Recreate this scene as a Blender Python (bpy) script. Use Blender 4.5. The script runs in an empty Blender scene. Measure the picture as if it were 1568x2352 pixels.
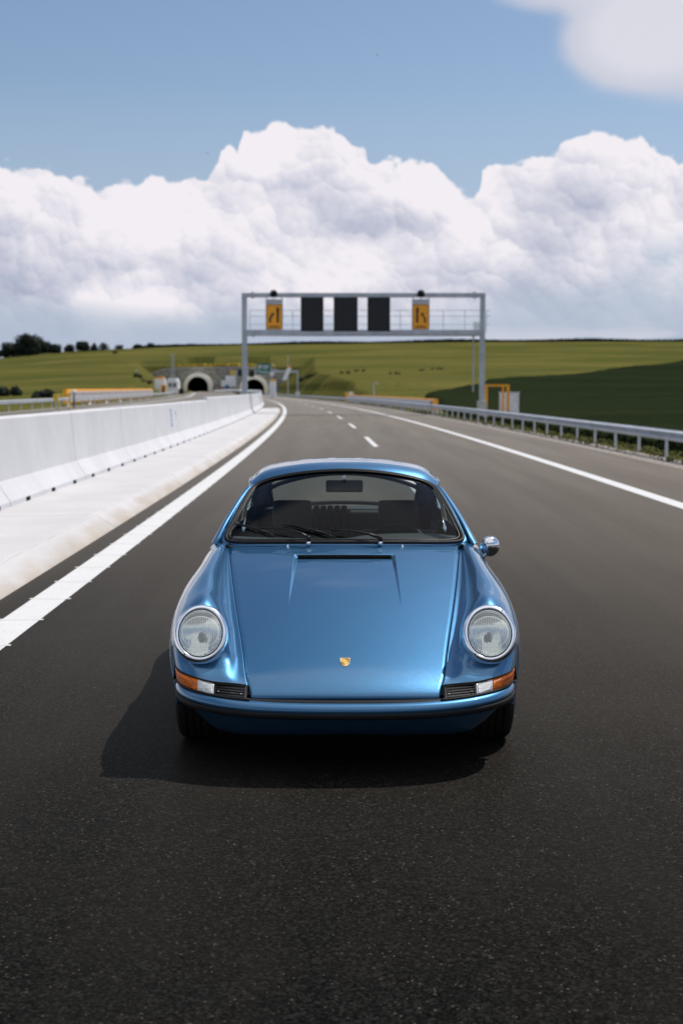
import bpy, bmesh, math, random
import numpy as np
from mathutils import Vector, Matrix
random.seed(7); rng = np.random.default_rng(7)
S = bpy.context.scene
COL = S.collection
R_ = math.radians

# ------------------------------------------------------------------ camera
F = 3267.0; TH = math.atan(279.0/F); CH = 1.62
cam = bpy.data.objects.new('camera', bpy.data.cameras.new('camera')); COL.objects.link(cam)
cam.location = (0, 0, CH); cam.rotation_euler = (math.pi/2-TH, 0, 0)
cd = cam.data; cd.sensor_fit = 'VERTICAL'; cd.sensor_height = 36; cd.sensor_width = 24
cd.lens = 50.0; cd.clip_start = 0.05; cd.clip_end = 6000
cd.dof.use_dof = True; cd.dof.focus_distance = 6.15; cd.dof.aperture_fstop = 3.6
S.camera = cam

def ray(px, py):
    a = (px-784)/F; b = (1176-py)/F
    return np.array([a, math.cos(TH)+b*math.sin(TH), -math.sin(TH)+b*math.cos(TH)])

# ------------------------------------------------------------------ sun
SUN = Vector((0.50, 0.36, 1.0)).normalized()          # towards the sun
sl = bpy.data.objects.new('sun', bpy.data.lights.new('sun', 'SUN')); COL.objects.link(sl)
sl.data.energy = 4.3; sl.data.angle = R_(0.55); sl.data.color = (1.0, 0.95, 0.88)
sl.rotation_euler = (-SUN).to_track_quat('-Z', 'Y').to_euler()

# ------------------------------------------------------------------ view
vs = S.view_settings
vs.view_transform = 'Standard'; vs.look = 'None'; vs.gamma = 1; vs.exposure = -0.12; vs.use_curve_mapping = False

# ------------------------------------------------------------------ node helper
class NT:
    def __init__(s, tree): s.t = tree; s.n = tree.nodes; s.l = tree.links
    def node(s, typ, **kw):
        n = s.n.new(typ)
        for k, v in kw.items(): setattr(n, k, v)
        return n
    def put(s, sock, v):
        if v is None: return
        if isinstance(v, bpy.types.NodeSocket): s.l.new(v, sock)
        else:
            if hasattr(sock.default_value, '__len__') and not hasattr(v, '__len__'): v = (v,)*len(sock.default_value)
            if hasattr(v, '__len__') and len(v) == 3 and len(sock.default_value) == 4: v = (*v, 1)
            sock.default_value = v
    def m(s, op, a, b=None, c=None, clamp=False):
        n = s.node('ShaderNodeMath', operation=op, use_clamp=clamp)
        for i, v in enumerate((a, b, c)):
            if v is not None: s.put(n.inputs[i], v)
        return n.outputs[0]
    def v(s, op, a, b=None, scale=None):
        n = s.node('ShaderNodeVectorMath', operation=op)
        s.put(n.inputs[0], a)
        if b is not None: s.put(n.inputs[1], b)
        if scale is not None: s.put(n.inputs['Scale'], scale)
        return n.outputs[1] if op in ('DOT_PRODUCT', 'LENGTH') else n.outputs[0]
    def noise(s, vec, scale, detail=4, rough=0.55, dist=0.0, color=False):
        n = s.node('ShaderNodeTexNoise'); s.put(n.inputs['Vector'], vec)
        n.inputs['Scale'].default_value = scale; n.inputs['Detail'].default_value = detail
        n.inputs['Roughness'].default_value = rough; n.inputs['Distortion'].default_value = dist
        return n.outputs[1] if color else n.outputs[0]
    def voro(s, vec, scale, feature='F1', out=0, smooth=0.5, detail=0, rand=1.0):
        n = s.node('ShaderNodeTexVoronoi', feature=feature); s.put(n.inputs['Vector'], vec)
        n.inputs['Scale'].default_value = scale
        n.inputs['Detail'].default_value = detail
        n.inputs['Randomness'].default_value = rand
        if feature == 'SMOOTH_F1': n.inputs['Smoothness'].default_value = smooth
        return n.outputs[out]
    def mr(s, v, a, b, c=0.0, d=1.0, interp='SMOOTHSTEP'):
        n = s.node('ShaderNodeMapRange', interpolation_type=interp)
        for i, x in enumerate((v, a, b, c, d)): s.put(n.inputs[i], x)
        return n.outputs[0]
    def mix(s, f, a, b):
        n = s.node('ShaderNodeMix', data_type='RGBA')
        s.put(n.inputs[0], f); s.put(n.inputs[6], a); s.put(n.inputs[7], b)
        return n.outputs[2]
    def ramp(s, f, pts):
        n = s.node('ShaderNodeValToRGB'); e = n.color_ramp.elements
        while len(e) < len(pts): e.new(0.5)
        for el, (p, c) in zip(e, pts): el.position = p; el.color = (*c, 1)
        s.put(n.inputs[0], f); return n.outputs[0]
    def scalev(s, vec, sc):
        n = s.node('ShaderNodeMapping'); n.inputs['Scale'].default_value = sc; s.put(n.inputs[0], vec)
        return n.outputs[0]

# ------------------------------------------------------------------ world: blue sky and cumulus bank
W = bpy.data.worlds.new('World'); S.world = W; W.use_nodes = True
W.node_tree.nodes.clear(); N = NT(W.node_tree)
STR = 0.1
sky = N.node('ShaderNodeTexSky', sky_type='NISHITA', sun_disc=False)
sky.sun_elevation = math.asin(SUN.z); sky.sun_rotation = math.atan2(SUN.x, SUN.y)
sky.altitude = 400; sky.air_density = 1.0; sky.dust_density = 0.8; sky.ozone_density = 1.3
tc = N.node('ShaderNodeTexCoord').outputs['Generated']
dn = N.v('NORMALIZE', tc)
sp = N.node('ShaderNodeSeparateXYZ'); N.put(sp.inputs[0], dn)
dx, dy, dz = sp.outputs
az = N.m('ARCTAN2', dx, dy); el = N.m('ARCSINE', dz)
def azel(px, py):
    d = ray(px, py); return math.atan2(d[0], d[1]), math.atan2(d[2], math.hypot(d[0], d[1]))
top_line = [(-60,385),(0,372),(60,382),(100,386),(160,410),(230,424),(262,408),(290,403),(312,412),(345,400),(364,424),(405,424),(430,406),(478,400),(500,368),(545,350),(528,325),(560,290),(600,288),(630,266),(655,284),(700,290),(765,290),(800,318),(835,335),(852,372),(885,374),(920,392),(950,372),(990,375),(1020,408),(1045,432),(1062,440),(1098,450),(1108,405),(1150,388),(1230,385),(1247,362),(1320,328),(1395,309),(1470,315),(1520,345),(1568,358),(1640,400)]
top_line.sort()
AZR, ELR = 0.27, 0.30
fc = N.node('ShaderNodeFloatCurve'); cv = fc.mapping.curves[0]
pts = []
for p in top_line:
    a, e = azel(*p); pts.append(((a+AZR)/(2*AZR), e/ELR))
pts = [(0.0, pts[0][1])] + pts + [(1.0, pts[-1][1])]
while len(cv.points) < len(pts): cv.points.new(0.5, 0.5)
for cp, (x, y) in zip(cv.points, pts): cp.location = (x, y); cp.handle_type = 'AUTO_CLAMPED'
fc.mapping.update()
N.put(fc.inputs['Value'], N.m('MULTIPLY_ADD', az, 1/(2*AZR), 0.5, clamp=True))
Hin = N.m('MULTIPLY', fc.outputs[0], ELR)
hz = N.node('ShaderNodeCombineXYZ'); N.put(hz.inputs[0], dx); N.put(hz.inputs[1], dy)
Hout = N.m('MULTIPLY_ADD', N.noise(hz.outputs[0], 3.5, 3), 0.26, -0.01)
inr = N.m('SUBTRACT', 1.0, N.mr(N.m('ABSOLUTE', az), 0.245, 0.31))
inr = N.m('MULTIPLY', inr, N.mr(dy, 0, 0.1))
H = N.m('ADD', N.m('MULTIPLY', Hin, inr), N.m('MULTIPLY', Hout, N.m('SUBTRACT', 1.0, inr)))
def warp(vec, amt=0.026, sc=24):
    c = N.noise(vec, sc, 4, 0.6, color=True)
    return N.v('ADD', vec, N.v('SCALE', N.v('SUBTRACT', c, (0.5, 0.5, 0.5)), scale=amt))
W0 = warp(dn); fb = N.noise(dn, 30, 4, 0.6)
LD = Vector((0.45, 0.0, 0.9)).normalized()
def puffs(sc, smooth=0.25):
    """rounded cells: how bulged the cloud is here, and how the bulge faces the sun"""
    n = N.node('ShaderNodeTexVoronoi', feature='SMOOTH_F1'); N.put(n.inputs['Vector'], W0)
    n.inputs['Scale'].default_value = sc; n.inputs['Smoothness'].default_value = smooth
    off = N.v('SUBTRACT', N.v('SCALE', W0, scale=float(sc)), N.v('SCALE', n.outputs['Position'], scale=float(sc)))
    return n.outputs['Distance'], N.v('DOT_PRODUCT', off, tuple(LD))
D1, L1 = puffs(11, .3); D2, L2 = puffs(26, .25); D3, L3 = puffs(58, .2); D4, L4 = puffs(130, .2)
def lin(*tw):
    o = None
    for t_, w_ in tw:
        x = N.m('MULTIPLY', t_, w_); o = x if o is None else N.m('ADD', o, x)
    return o
depth = N.m('ADD', N.m('SUBTRACT', H, el), lin((D2, -0.012), (D3, -0.010), (D4, -0.005), (fb, 0.006)))
depth = N.m('ADD', depth, 0.0112)
mask = N.mr(depth, -0.0008, 0.0022)
lit = N.m('ADD', lin((L1, 0.46), (L2, 0.36), (L3, 0.24), (L4, 0.15)), lin((D1, -0.12), (D2, -0.25), (D3, -0.15), (D4, -.06)))
lit = N.m('ADD', lit, 0.80)
rim = N.mr(depth, 0.0, 0.05, 1.0, 0.0)
def blob(px, py, rx, ry, ang=0.0):
    a, e = azel(px, py)
    u = N.m('DIVIDE', N.m('SUBTRACT', az, a), rx/F); v_ = N.m('DIVIDE', N.m('SUBTRACT', el, e), ry/F)
    r = N.m('SQRT', N.m('ADD', N.m('MULTIPLY', u, u), N.m('MULTIPLY', v_, v_)))
    return N.mr(r, 0.2, 1.0, 1.0, 0.0)
def sums(lst):
    o = None
    for w_, *b in lst:
        x = N.m('MULTIPLY', blob(*b), w_); o = x if o is None else N.m('ADD', o, x)
    return o
warm = sums([(0.30,350,520,190,130),(0.22,620,350,160,90),(0.22,960,440,130,80),(0.15,880,600,220,90),(0.22,250,700,170,60),(0.1,60,470,160,110),
             (-0.16,780,500,150,130),(-0.12,520,640,200,110),(-0.14,1300,520,260,150),(-0.2,1250,690,320,80),(-0.14,80,680,150,110),(-0.16,480,760,420,50)])
lowfreq = N.m('MULTIPLY_ADD', N.noise(dn, 10, 5, 0.62), 1.3, -0.65)
shade = N.m('ADD', N.m('ADD', N.m('MULTIPLY', lit, 0.75), N.m('MULTIPLY', rim, 0.30)), N.m('ADD', N.m('MULTIPLY', warm, 1.25), N.m('ADD', N.m('MULTIPLY', lowfreq, 1.05), 0.30)))
shade = N.m('ADD', shade, N.m('MULTIPLY_ADD', fb, 0.3, -0.15))
ccol = N.ramp(shade, [(0.0, (0.41, 0.46, 0.60)), (0.30, (0.53, 0.56, 0.69)), (0.62, (0.73, 0.73, 0.83)), (0.98, (0.97, 0.93, 0.98))])
# low haze thins the bank towards the horizon and lets blue through on the right
thin = N.m('ADD', N.mr(el, 0.038, 0.088), N.m('MULTIPLY', sums([(0.9,380,640,330,120),(0.8,860,660,340,120),(0.7,80,600,250,120)]), 1.0), clamp=True)
thin = N.m('MULTIPLY', thin, N.m('SUBTRACT', 1.0, N.m('MULTIPLY', sums([(1.0,1545,640,190,120),(0.6,1330,715,280,70)]), N.mr(fb, 0.25, 0.65)), clamp=True))
mask = N.m('MULTIPLY', mask, N.m('MULTIPLY_ADD', thin, 0.88, 0.12))
puff = N.mr(N.m('ADD', sums([(0.5,1200,765,260,28),(0.4,1480,765,150,26),(0.3,240,740,110,30)]), N.m('MULTIPLY', fb, 0.5)), 0.42, 0.62)
# soft near cloud, top right, and loose clouds higher up out of view, thickened overhead and behind to brighten the bonnet
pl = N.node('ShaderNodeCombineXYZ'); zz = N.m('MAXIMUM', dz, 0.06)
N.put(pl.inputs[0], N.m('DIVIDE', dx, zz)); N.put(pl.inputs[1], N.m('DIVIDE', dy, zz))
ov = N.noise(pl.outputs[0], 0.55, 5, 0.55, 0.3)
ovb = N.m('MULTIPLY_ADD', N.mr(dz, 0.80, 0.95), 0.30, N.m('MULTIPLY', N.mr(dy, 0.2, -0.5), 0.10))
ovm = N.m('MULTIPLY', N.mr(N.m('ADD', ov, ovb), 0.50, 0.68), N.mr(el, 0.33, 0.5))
tr = N.m('ADD', sums([(1.1,1560,60,330,210),(0.55,1230,-20,210,70),(0.5,1420,110,190,120),(0.6,1700,-60,420,240)]), N.m('MULTIPLY_ADD', N.noise(dn, 11, 5, 0.5), 0.9, -0.45))
trm = N.mr(tr, 0.16, 0.72)
skyc = N.mix(1.0, sky.outputs[0], (0.86, 1.0, 1.10)); 
mm = N.node('ShaderNodeMix', data_type='RGBA', blend_type='MULTIPLY'); mm.inputs[0].default_value = 1
N.put(mm.inputs[6], sky.outputs[0]); mm.inputs[7].default_value = (1.09, 1.09, 1.10, 1)
skyc = mm.outputs[2]
def lum(c, k=1/STR): return N.v('SCALE', c, scale=k)
skyh = N.mix(N.mr(el, 0.02, 0.21, 1.0, 0.0, 'LINEAR'), skyc, lum((0.45, 0.53, 0.69)))
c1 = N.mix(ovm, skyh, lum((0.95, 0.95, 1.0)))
c1 = N.mix(N.m('MULTIPLY', trm, 0.92), c1, lum(N.mix(N.mr(tr, 0.5, 1.5), (0.66, 0.68, 0.78), (0.80, 0.79, 0.86))))
c1 = N.mix(mask, c1, lum(ccol))
c1 = N.mix(N.m('MULTIPLY', puff, N.m('MULTIPLY', N.mr(el, 0.028, 0.05, 1.0, 0.0), 0.7)), c1, lum((0.80, 0.79, 0.86)))
bg = N.node('ShaderNodeBackground'); N.put(bg.inputs[0], c1); bg.inputs[1].default_value = STR
wo = N.node('ShaderNodeOutputWorld'); N.l.new(bg.outputs[0], wo.inputs[0])
W.cycles.sampling_method = 'MANUAL'; W.cycles.sample_map_resolution = 512

# ------------------------------------------------------------------ materials
def new_mat(name):
    m = bpy.data.materials.new(name); m.use_nodes = True; m.node_tree.nodes.clear()
    n = NT(m.node_tree); b = n.node('ShaderNodeBsdfPrincipled'); o = n.node('ShaderNodeOutputMaterial')
    n.l.new(b.outputs[0], o.inputs[0]); return m, n, b
def coords(n, kind='Object'): return n.node('ShaderNodeTexCoord').outputs[kind]
def bump(n, h, dist, strength=1.0):
    b = n.node('ShaderNodeBump'); n.put(b.inputs['Height'], h); b.inputs['Distance'].default_value = dist
    b.inputs['Strength'].default_value = strength; return b.outputs[0]
def plain(name, col, rough=0.5, metal=0.0, var=0.15, scale=6, bmp=0.0, bscale=60, coat=0.0, spec=0.5):
    m, n, b = new_mat(name); c = coords(n)
    nz = n.noise(c, scale, 4)
    lo = tuple(x*(1-var) for x in col); hi = tuple(min(1, x*(1+var)) for x in col)
    n.put(b.inputs['Base Color'], n.mix(n.mr(nz, 0.3, 0.7), lo, hi))
    n.put(b.inputs['Roughness'], n.mr(n.noise(c, scale*2.3, 3), 0.2, 0.8, max(0, rough-0.06), min(1, rough+0.06)))
    b.inputs['Metallic'].default_value = metal; b.inputs['Coat Weight'].default_value = coat
    b.inputs['Coat Roughness'].default_value = 0.04; b.inputs['Specular IOR Level'].default_value = spec
    if bmp: n.put(b.inputs['Normal'], bump(n, n.noise(c, bscale, 3), bmp))
    return m
M = {}
M['black_rubber'] = plain('black_rubber', (0.006, 0.006, 0.007), 0.6, spec=0.25)
M['black_plastic'] = plain('black_plastic', (0.006, 0.006, 0.007), 0.4, spec=0.35)
M['dark_void'] = plain('dark_void', (0.004, 0.004, 0.004), 0.9, spec=0.1)
M['leather'] = plain('black_leather', (0.006, 0.0065, 0.008), 0.5, spec=0.3)
M['dash'] = plain('dash_vinyl', (0.042, 0.050, 0.054), 0.6, spec=0.3)
M['chrome'] = plain('chrome', (0.80, 0.82, 0.85), 0.05, 1.0, 0.02)
M['bright_ring'] = plain('polished_ring', (0.86, 0.89, 0.94), 0.16, 1.0, 0.03)
M['tyre'] = plain('tyre_rubber', (0.009, 0.009, 0.009), 0.75, spec=0.3)
M['rim'] = plain('rim_alloy', (0.35, 0.35, 0.36), 0.3, 0.9)
M['galv'] = plain('galvanised_steel', (0.54, 0.57, 0.61), 0.42, 0.25, 0.15, 3)
M['gantry'] = plain('gantry_steel', (0.47, 0.50, 0.54), 0.45, 0.25, 0.12, 1.5)
M['orange'] = plain('orange_paint', (0.95, 0.40, 0.02), 0.5, 0, 0.12, 2)
M['yellow'] = plain('yellow_paint', (0.75, 0.50, 0.06), 0.5)
M['whitebox'] = plain('white_enamel', (0.80, 0.80, 0.80), 0.5)
M['cabinet'] = plain('grey_cabinet', (0.85, 0.87, 0.87), 0.55)
M['concrete_grey'] = plain('grey_concrete', (0.58, 0.57, 0.54), 0.85, 0, 0.15, 2, 0.01, 20)
M['concrete_ring'] = plain('portal_concrete', (0.95, 0.87, 0.72), 0.85, 0, 0.08, 0.5)
M['screen'] = plain('dark_screen', (0.006, 0.007, 0.010), 0.5)
M['sign_orange'] = plain('sign_orange', (1.0, 0.40, 0.02), 0.55, 0, 0.05)
M['sign_black'] = plain('sign_black', (0.02, 0.012, 0.008), 0.6)
M['green_sign'] = plain('green_sign', (0.005, 0.15, 0.12), 0.5)
M['white_sign'] = plain('white_sign', (0.88, 0.88, 0.88), 0.5)
M['blue_sign'] = plain('blue_sign', (0.03, 0.15, 0.45), 0.5)
M['blue_spray'] = plain('blue_spray', (0.10, 0.27, 0.50), 0.8)
M['bark'] = plain('bark', (0.05, 0.04, 0.03), 0.9)
M['leafdark'] = plain('dark_foliage', (0.012, 0.022, 0.014), 0.75, 0, 0.4, 0.35, spec=0.2)
M['scrub'] = plain('scrub_foliage', (0.10, 0.105, 0.032), 0.8, 0, 0.35, 0.3, spec=0.1)
M['leafmid'] = plain('mid_foliage', (0.045, 0.065, 0.025), 0.75, 0, 0.4, 0.35, spec=0.2)
M['earth'] = plain('earth_foliage', (0.19, 0.14, 0.07), 0.9, 0, 0.4, 0.3)
M['flowers'] = plain('yellow_flowers', (0.42, 0.30, 0.03), 0.9, 0, 0.4, 0.5)
M['gravel'] = plain('verge_gravel', (0.27, 0.24, 0.21), 0.95, 0, 0.35, 9, 0.02, 40)
M['wood'] = plain('terracotta_strip', (0.40, 0.22, 0.14), 0.9)

# car paint: blue metallic base under clear coat
m, n, b = new_mat('blue_metallic_paint'); M['paint'] = m; c = coords(n)
fl = n.voro(c, 900, 'F1', 1)
flk = n.v('SCALE', n.v('SUBTRACT', fl, (0.5, 0.5, 0.5)), scale=0.10)
gn = n.node('ShaderNodeNewGeometry').outputs['Normal']
n.put(b.inputs['Normal'], n.v('NORMALIZE', n.v('ADD', gn, flk)))
b.inputs['Base Color'].default_value = (0.038, 0.152, 0.300, 1)
b.inputs['Metallic'].default_value = 0.80; b.inputs['Roughness'].default_value = 0.40
b.inputs['Coat Weight'].default_value = 1.0; b.inputs['Coat Roughness'].default_value = 0.02; b.inputs['Coat IOR'].default_value = 1.5
n.put(b.inputs['Coat Normal'], gn)

# glass: clear, reflecting at grazing angles
def glass(name, tint, ior=1.45, rough=0.0, ribs=None):
    m = bpy.data.materials.new(name); m.use_nodes = True; m.node_tree.nodes.clear(); n = NT(m.node_tree)
    gi = n.node('ShaderNodeNewGeometry'); f0 = ((ior-1)/(ior+1))**2
    tr_ = n.node('ShaderNodeBsdfTransparent'); n.put(tr_.inputs[0], tint)
    gl = n.node('ShaderNodeBsdfGlossy'); gl.inputs['Roughness'].default_value = rough
    if ribs:
        uv = coords(n, 'Object'); s_ = n.node('ShaderNodeSeparateXYZ'); n.put(s_.inputs[0], uv)
        sn = n.m('SINE', n.m('MULTIPLY', s_.outputs[0], ribs)); yy_ = n.m('ABSOLUTE', s_.outputs[1])
        rad = n.m('ADD', n.m('MULTIPLY', s_.outputs[1], 1.28), 0.0); rad = n.m('SQRT', n.m('ADD', n.m('MULTIPLY', rad, rad), n.m('MULTIPLY', s_.outputs[0], s_.outputs[0])))
        band_ = n.mr(rad, 0.088, 0.093, 1.0, 0.0)
        edge_ = n.m('MULTIPLY', n.mr(rad, 0.084, 0.090), n.mr(rad, 0.090, 0.096, 1.0, 0.0))
        nm = bump(n, n.m('MULTIPLY', sn, band_), 0.0010, 0.8); n.put(gl.inputs['Normal'], nm)
    cosi = n.m('ABSOLUTE', n.v('DOT_PRODUCT', gi.outputs['Normal'], gi.outputs['Incoming']))
    fr = n.m('MULTIPLY_ADD', n.m('POWER', n.m('SUBTRACT', 1.0, cosi), 5.0), 1-f0, f0*0.45)
    mx = n.node('ShaderNodeMixShader'); n.l.new(fr, mx.inputs[0]); n.l.new(tr_.outputs[0], mx.inputs[1]); n.l.new(gl.outputs[0], mx.inputs[2])
    if ribs:
        df = n.node('ShaderNodeBsdfDiffuse'); n.put(df.inputs[0], n.mix(edge_, (0.86, 0.90, 0.88), (0.95, 0.97, 0.98)))
        m2 = n.node('ShaderNodeMixShader')
        n.put(m2.inputs[0], n.m('ADD', n.m('MULTIPLY', n.m('MULTIPLY_ADD', sn, 0.5, 0.5), n.m('MULTIPLY', band_, 0.30)), n.m('MULTIPLY_ADD', edge_, 0.35, 0.20)))
        n.l.new(mx.outputs[0], m2.inputs[1]); n.l.new(df.outputs[0], m2.inputs[2]); mx = m2
    o = n.node('ShaderNodeOutputMaterial'); n.l.new(mx.outputs[0], o.inputs[0]); return m
M['glass'] = glass('window_glass', (0.74, 0.80, 0.79), 1.5)
M['lens_glass'] = glass('ribbed_lens_glass', (0.90, 0.93, 0.90), 1.5, 0.03, ribs=700)
# reflector bowl with fluted highlights
m, n, b = new_mat('reflector_bowl'); M['reflector'] = m; c = coords(n)
s_ = n.node('ShaderNodeSeparateXYZ'); n.put(s_.inputs[0], c)
wv = n.noise(n.scalev(c, (45, 12, 14)), 1, 2)
n.put(b.inputs['Normal'], bump(n, wv, 0.0020, 1.0)); b.inputs['Metallic'].default_value = 1
b.inputs['Base Color'].default_value = (0.92, 0.94, 0.92, 1); b.inputs['Roughness'].default_value = 0.10
# indicator lenses
def lens_mat(name, col, w_):
    m, n, b = new_mat(name); c = coords(n)
    s_ = n.node('ShaderNodeSeparateXYZ'); n.put(s_.inputs[0], c)
    wv = n.m('ADD', n.m('SINE', n.m('MULTIPLY', s_.outputs[2], w_)), n.m('MULTIPLY', n.noise(n.scalev(c, (25, 25, 90)), 1, 4), 3.0))
    n.put(b.inputs['Base Color'], n.mix(n.mr(n.noise(n.scalev(c, (22, 22, 60)), 1, 4, dist=1.0), 0.35, 0.65), tuple(x*0.6 for x in col), col))
    n.put(b.inputs['Normal'], bump(n, wv, 0.0006, 0.8)); b.inputs['Roughness'].default_value = 0.22
    b.inputs['Coat Weight'].default_value = 0.5; b.inputs['Coat Roughness'].default_value = 0.02
    b.inputs['Specular IOR Level'].default_value = 0.25; return m
M['amber'] = lens_mat('amber_lens', (1.0, 0.21, 0.004), 2200)
M['clear_lens'] = lens_mat('clear_lens', (0.93, 0.95, 0.95), 2200)

# asphalt
m, n, b = new_mat('asphalt'); M['asphalt'] = m; c = coords(n)
vc = n.voro(c, 150, 'F1', 1); vd = n.voro(c, 150, 'F1', 0)
sv = n.node('ShaderNodeSeparateXYZ'); n.put(sv.inputs[0], vc)
base = n.mix(sv.outputs[0], (0.0008, 0.0008, 0.0009), (0.0116, 0.0117, 0.0112))
v2 = n.voro(c, 105, 'F1', 1); s2 = n.node('ShaderNodeSeparateXYZ'); n.put(s2.inputs[0], v2)
base = n.mix(n.mr(s2.outputs[0], 0.55, 1.0, 0.0, 0.8), base, (0.0225, 0.0222, 0.0210))
base = n.mix(n.mr(s2.outputs[1], 0.7, 1.0, 0.0, 0.8), base, (0.0012, 0.0012, 0.0013))
base = n.mix(n.mr(sv.outputs[1], 0.984, 0.996), base, (0.075, 0.068, 0.055))
lf = n.noise(c, 0.6, 5, 0.6)
base = n.mix(n.mr(lf, 0.35, 0.7, 0.0, 0.55), base, n.mix(0.5, base, (0.020, 0.0185, 0.0165)))
streak = n.noise(n.scalev(c, (1.6, 0.05, 1)), 1, 4)
base = n.mix(n.mr(streak, 0.4, 0.75, 0.0, 0.35), base, (0.019, 0.018, 0.0165))
n.put(b.inputs['Base Color'], base)
hgt = n.m('ADD', n.m('MULTIPLY', vd, -1.0), n.m('MULTIPLY', n.noise(c, 420, 2), 0.6))
n.put(b.inputs['Normal'], bump(n, n.m('ADD', hgt, n.m('MULTIPLY', n.noise(c, 90, 3), 0.8)), 0.0040, 0.42))
b.inputs['Roughness'].default_value = 0.9; b.inputs['Specular IOR Level'].default_value = 0.0
gi = n.node('ShaderNodeNewGeometry'); ci = n.m('ABSOLUTE', n.v('DOT_PRODUCT', gi.outputs['Normal'], gi.outputs['Incoming']))
gz_ = n.node('ShaderNodeBsdfGlossy'); gz_.inputs['Roughness'].default_value = 0.42; gz_.inputs[0].default_value = (1.0, 0.86, 0.70, 1)
n.put(gz_.inputs['Normal'], bump(n, hgt, 0.0020, 0.25))
wear = n.m('MULTIPLY_ADD', n.mr(n.noise(n.scalev(c, (1.3, 0.06, 1)), 1, 5, 0.6), 0.3, 0.7), 0.07, 0.35)
fac = n.m('MULTIPLY', n.m('POWER', n.m('SUBTRACT', 1.0, ci), 8.5), wear)
mx_ = n.node('ShaderNodeMixShader'); n.put(mx_.inputs[0], fac); n.l.new(b.outputs[0], mx_.inputs[1]); n.l.new(gz_.outputs[0], mx_.inputs[2])
n.l.new(mx_.outputs[0], [q for q in n.n if q.type == 'OUTPUT_MATERIAL'][0].inputs[0])

# white road paint with pits
m, n, b = new_mat('road_paint'); M['line'] = m; c = coords(n)
pit = n.mr(n.noise(c, 75, 3, 0.6), 0.60, 0.70)
big = n.noise(c, 3, 4)
n.put(b.inputs['Base Color'], n.mix(pit, n.mix(big, (0.54, 0.54, 0.54), (0.63, 0.63, 0.63)), (0.30, 0.30, 0.29)))
n.put(b.inputs['Normal'], bump(n, n.noise(c, 120, 3), 0.003)); b.inputs['Roughness'].default_value = 0.7

# pale new concrete (barrier) and kerb with brown dirt along its foot (uv.y = across)
def concrete(name, col, dirt=False):
    m, n, b = new_mat(name); c = coords(n)
    big = n.noise(c, 0.9, 5, 0.6); fine = n.noise(c, 14, 4)
    base = n.mix(n.mr(big, 0.3, 0.7), tuple(x*0.93 for x in col), tuple(min(1, x*1.04) for x in col))
    base = n.mix(n.mr(fine, 0.62, 0.75, 0, 0.25), base, tuple(x*0.75 for x in col))
    pores = n.voro(c, 5.5, 'F1', 0)
    base = n.mix(n.mr(pores, 0.015, 0.035, 0.5, 0.0), base, (0.18, 0.17, 0.15))
    if dirt:
        uv = coords(n, 'UV'); s_ = n.node('ShaderNodeSeparateXYZ'); n.put(s_.inputs[0], uv)
        dd = n.m('ADD', s_.outputs[1], n.m('MULTIPLY_ADD', n.noise(n.scalev(c, (1, 0.35, 1)), 3.0, 5, 0.6), 0.7, -0.35))
        base = n.mix(n.mr(dd, 0.62, 1.12, 0, 0.8), base, (0.33, 0.27, 0.20))
        st = n.noise(n.scalev(c, (0.7, 0.25, 1)), 2.2, 5, 0.7)
        base = n.mix(n.mr(st, 0.5, 0.75, 0, 0.25), base, (0.50, 0.48, 0.44))
    n.put(b.inputs['Base Color'], base); b.inputs['Roughness'].default_value = 0.85
    n.put(b.inputs['Normal'], bump(n, n.m('ADD', fine, n.noise(c, 90, 2)), 0.002)); return m
M['barrier'] = concrete('pale_concrete', (0.54, 0.54, 0.565))
M['kerb'] = concrete('kerb_concrete', (0.50, 0.49, 0.50), True)

# meadows and crop
def grass(name, a, b_, c_, sc):
    m, n, b = new_mat(name); c = coords(n)
    n1 = n.noise(c, sc, 6, 0.6); n2 = n.noise(n.scalev(c, (0.4, 1.6, 1)), sc*4, 5, 0.6); n3 = n.noise(c, sc*60, 4, 0.7)
    base = n.mix(n.mr(n1, 0.35, 0.65), a, b_); base = n.mix(n.mr(n2, 0.45, 0.7, 0, 0.7), base, c_)
    base = n.mix(n.mr(n3, 0.3, 0.7, 0.35, 0.0), base, tuple(x*0.5 for x in a))
    n.put(b.inputs['Base Color'], base); b.inputs['Roughness'].default_value = 0.95; b.inputs['Specular IOR Level'].default_value = 0.0
    n.put(b.inputs['Normal'], bump(n, n3, 0.25, 0.6)); return m
M['meadow'] = grass('meadow_grass', (0.076, 0.082, 0.022), (0.138, 0.122, 0.036), (0.046, 0.055, 0.019), 0.012)
M['crop'] = grass('dark_crop', (0.014, 0.020, 0.010), (0.018, 0.026, 0.012), (0.027, 0.034, 0.014), 0.02)
# stone retaining wall
m, n, b = new_mat('stone_wall'); M['stone'] = m; c = coords(n)
vc = n.voro(n.scalev(c, (1, 1, 1.3)), 0.9, 'F1', 1); s_ = n.node('ShaderNodeSeparateXYZ'); n.put(s_.inputs[0], vc)
n.put(b.inputs['Base Color'], n.mix(s_.outputs[0], (0.20, 0.19, 0.16), (0.38, 0.36, 0.31))); b.inputs['Roughness'].default_value = 0.9

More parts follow.
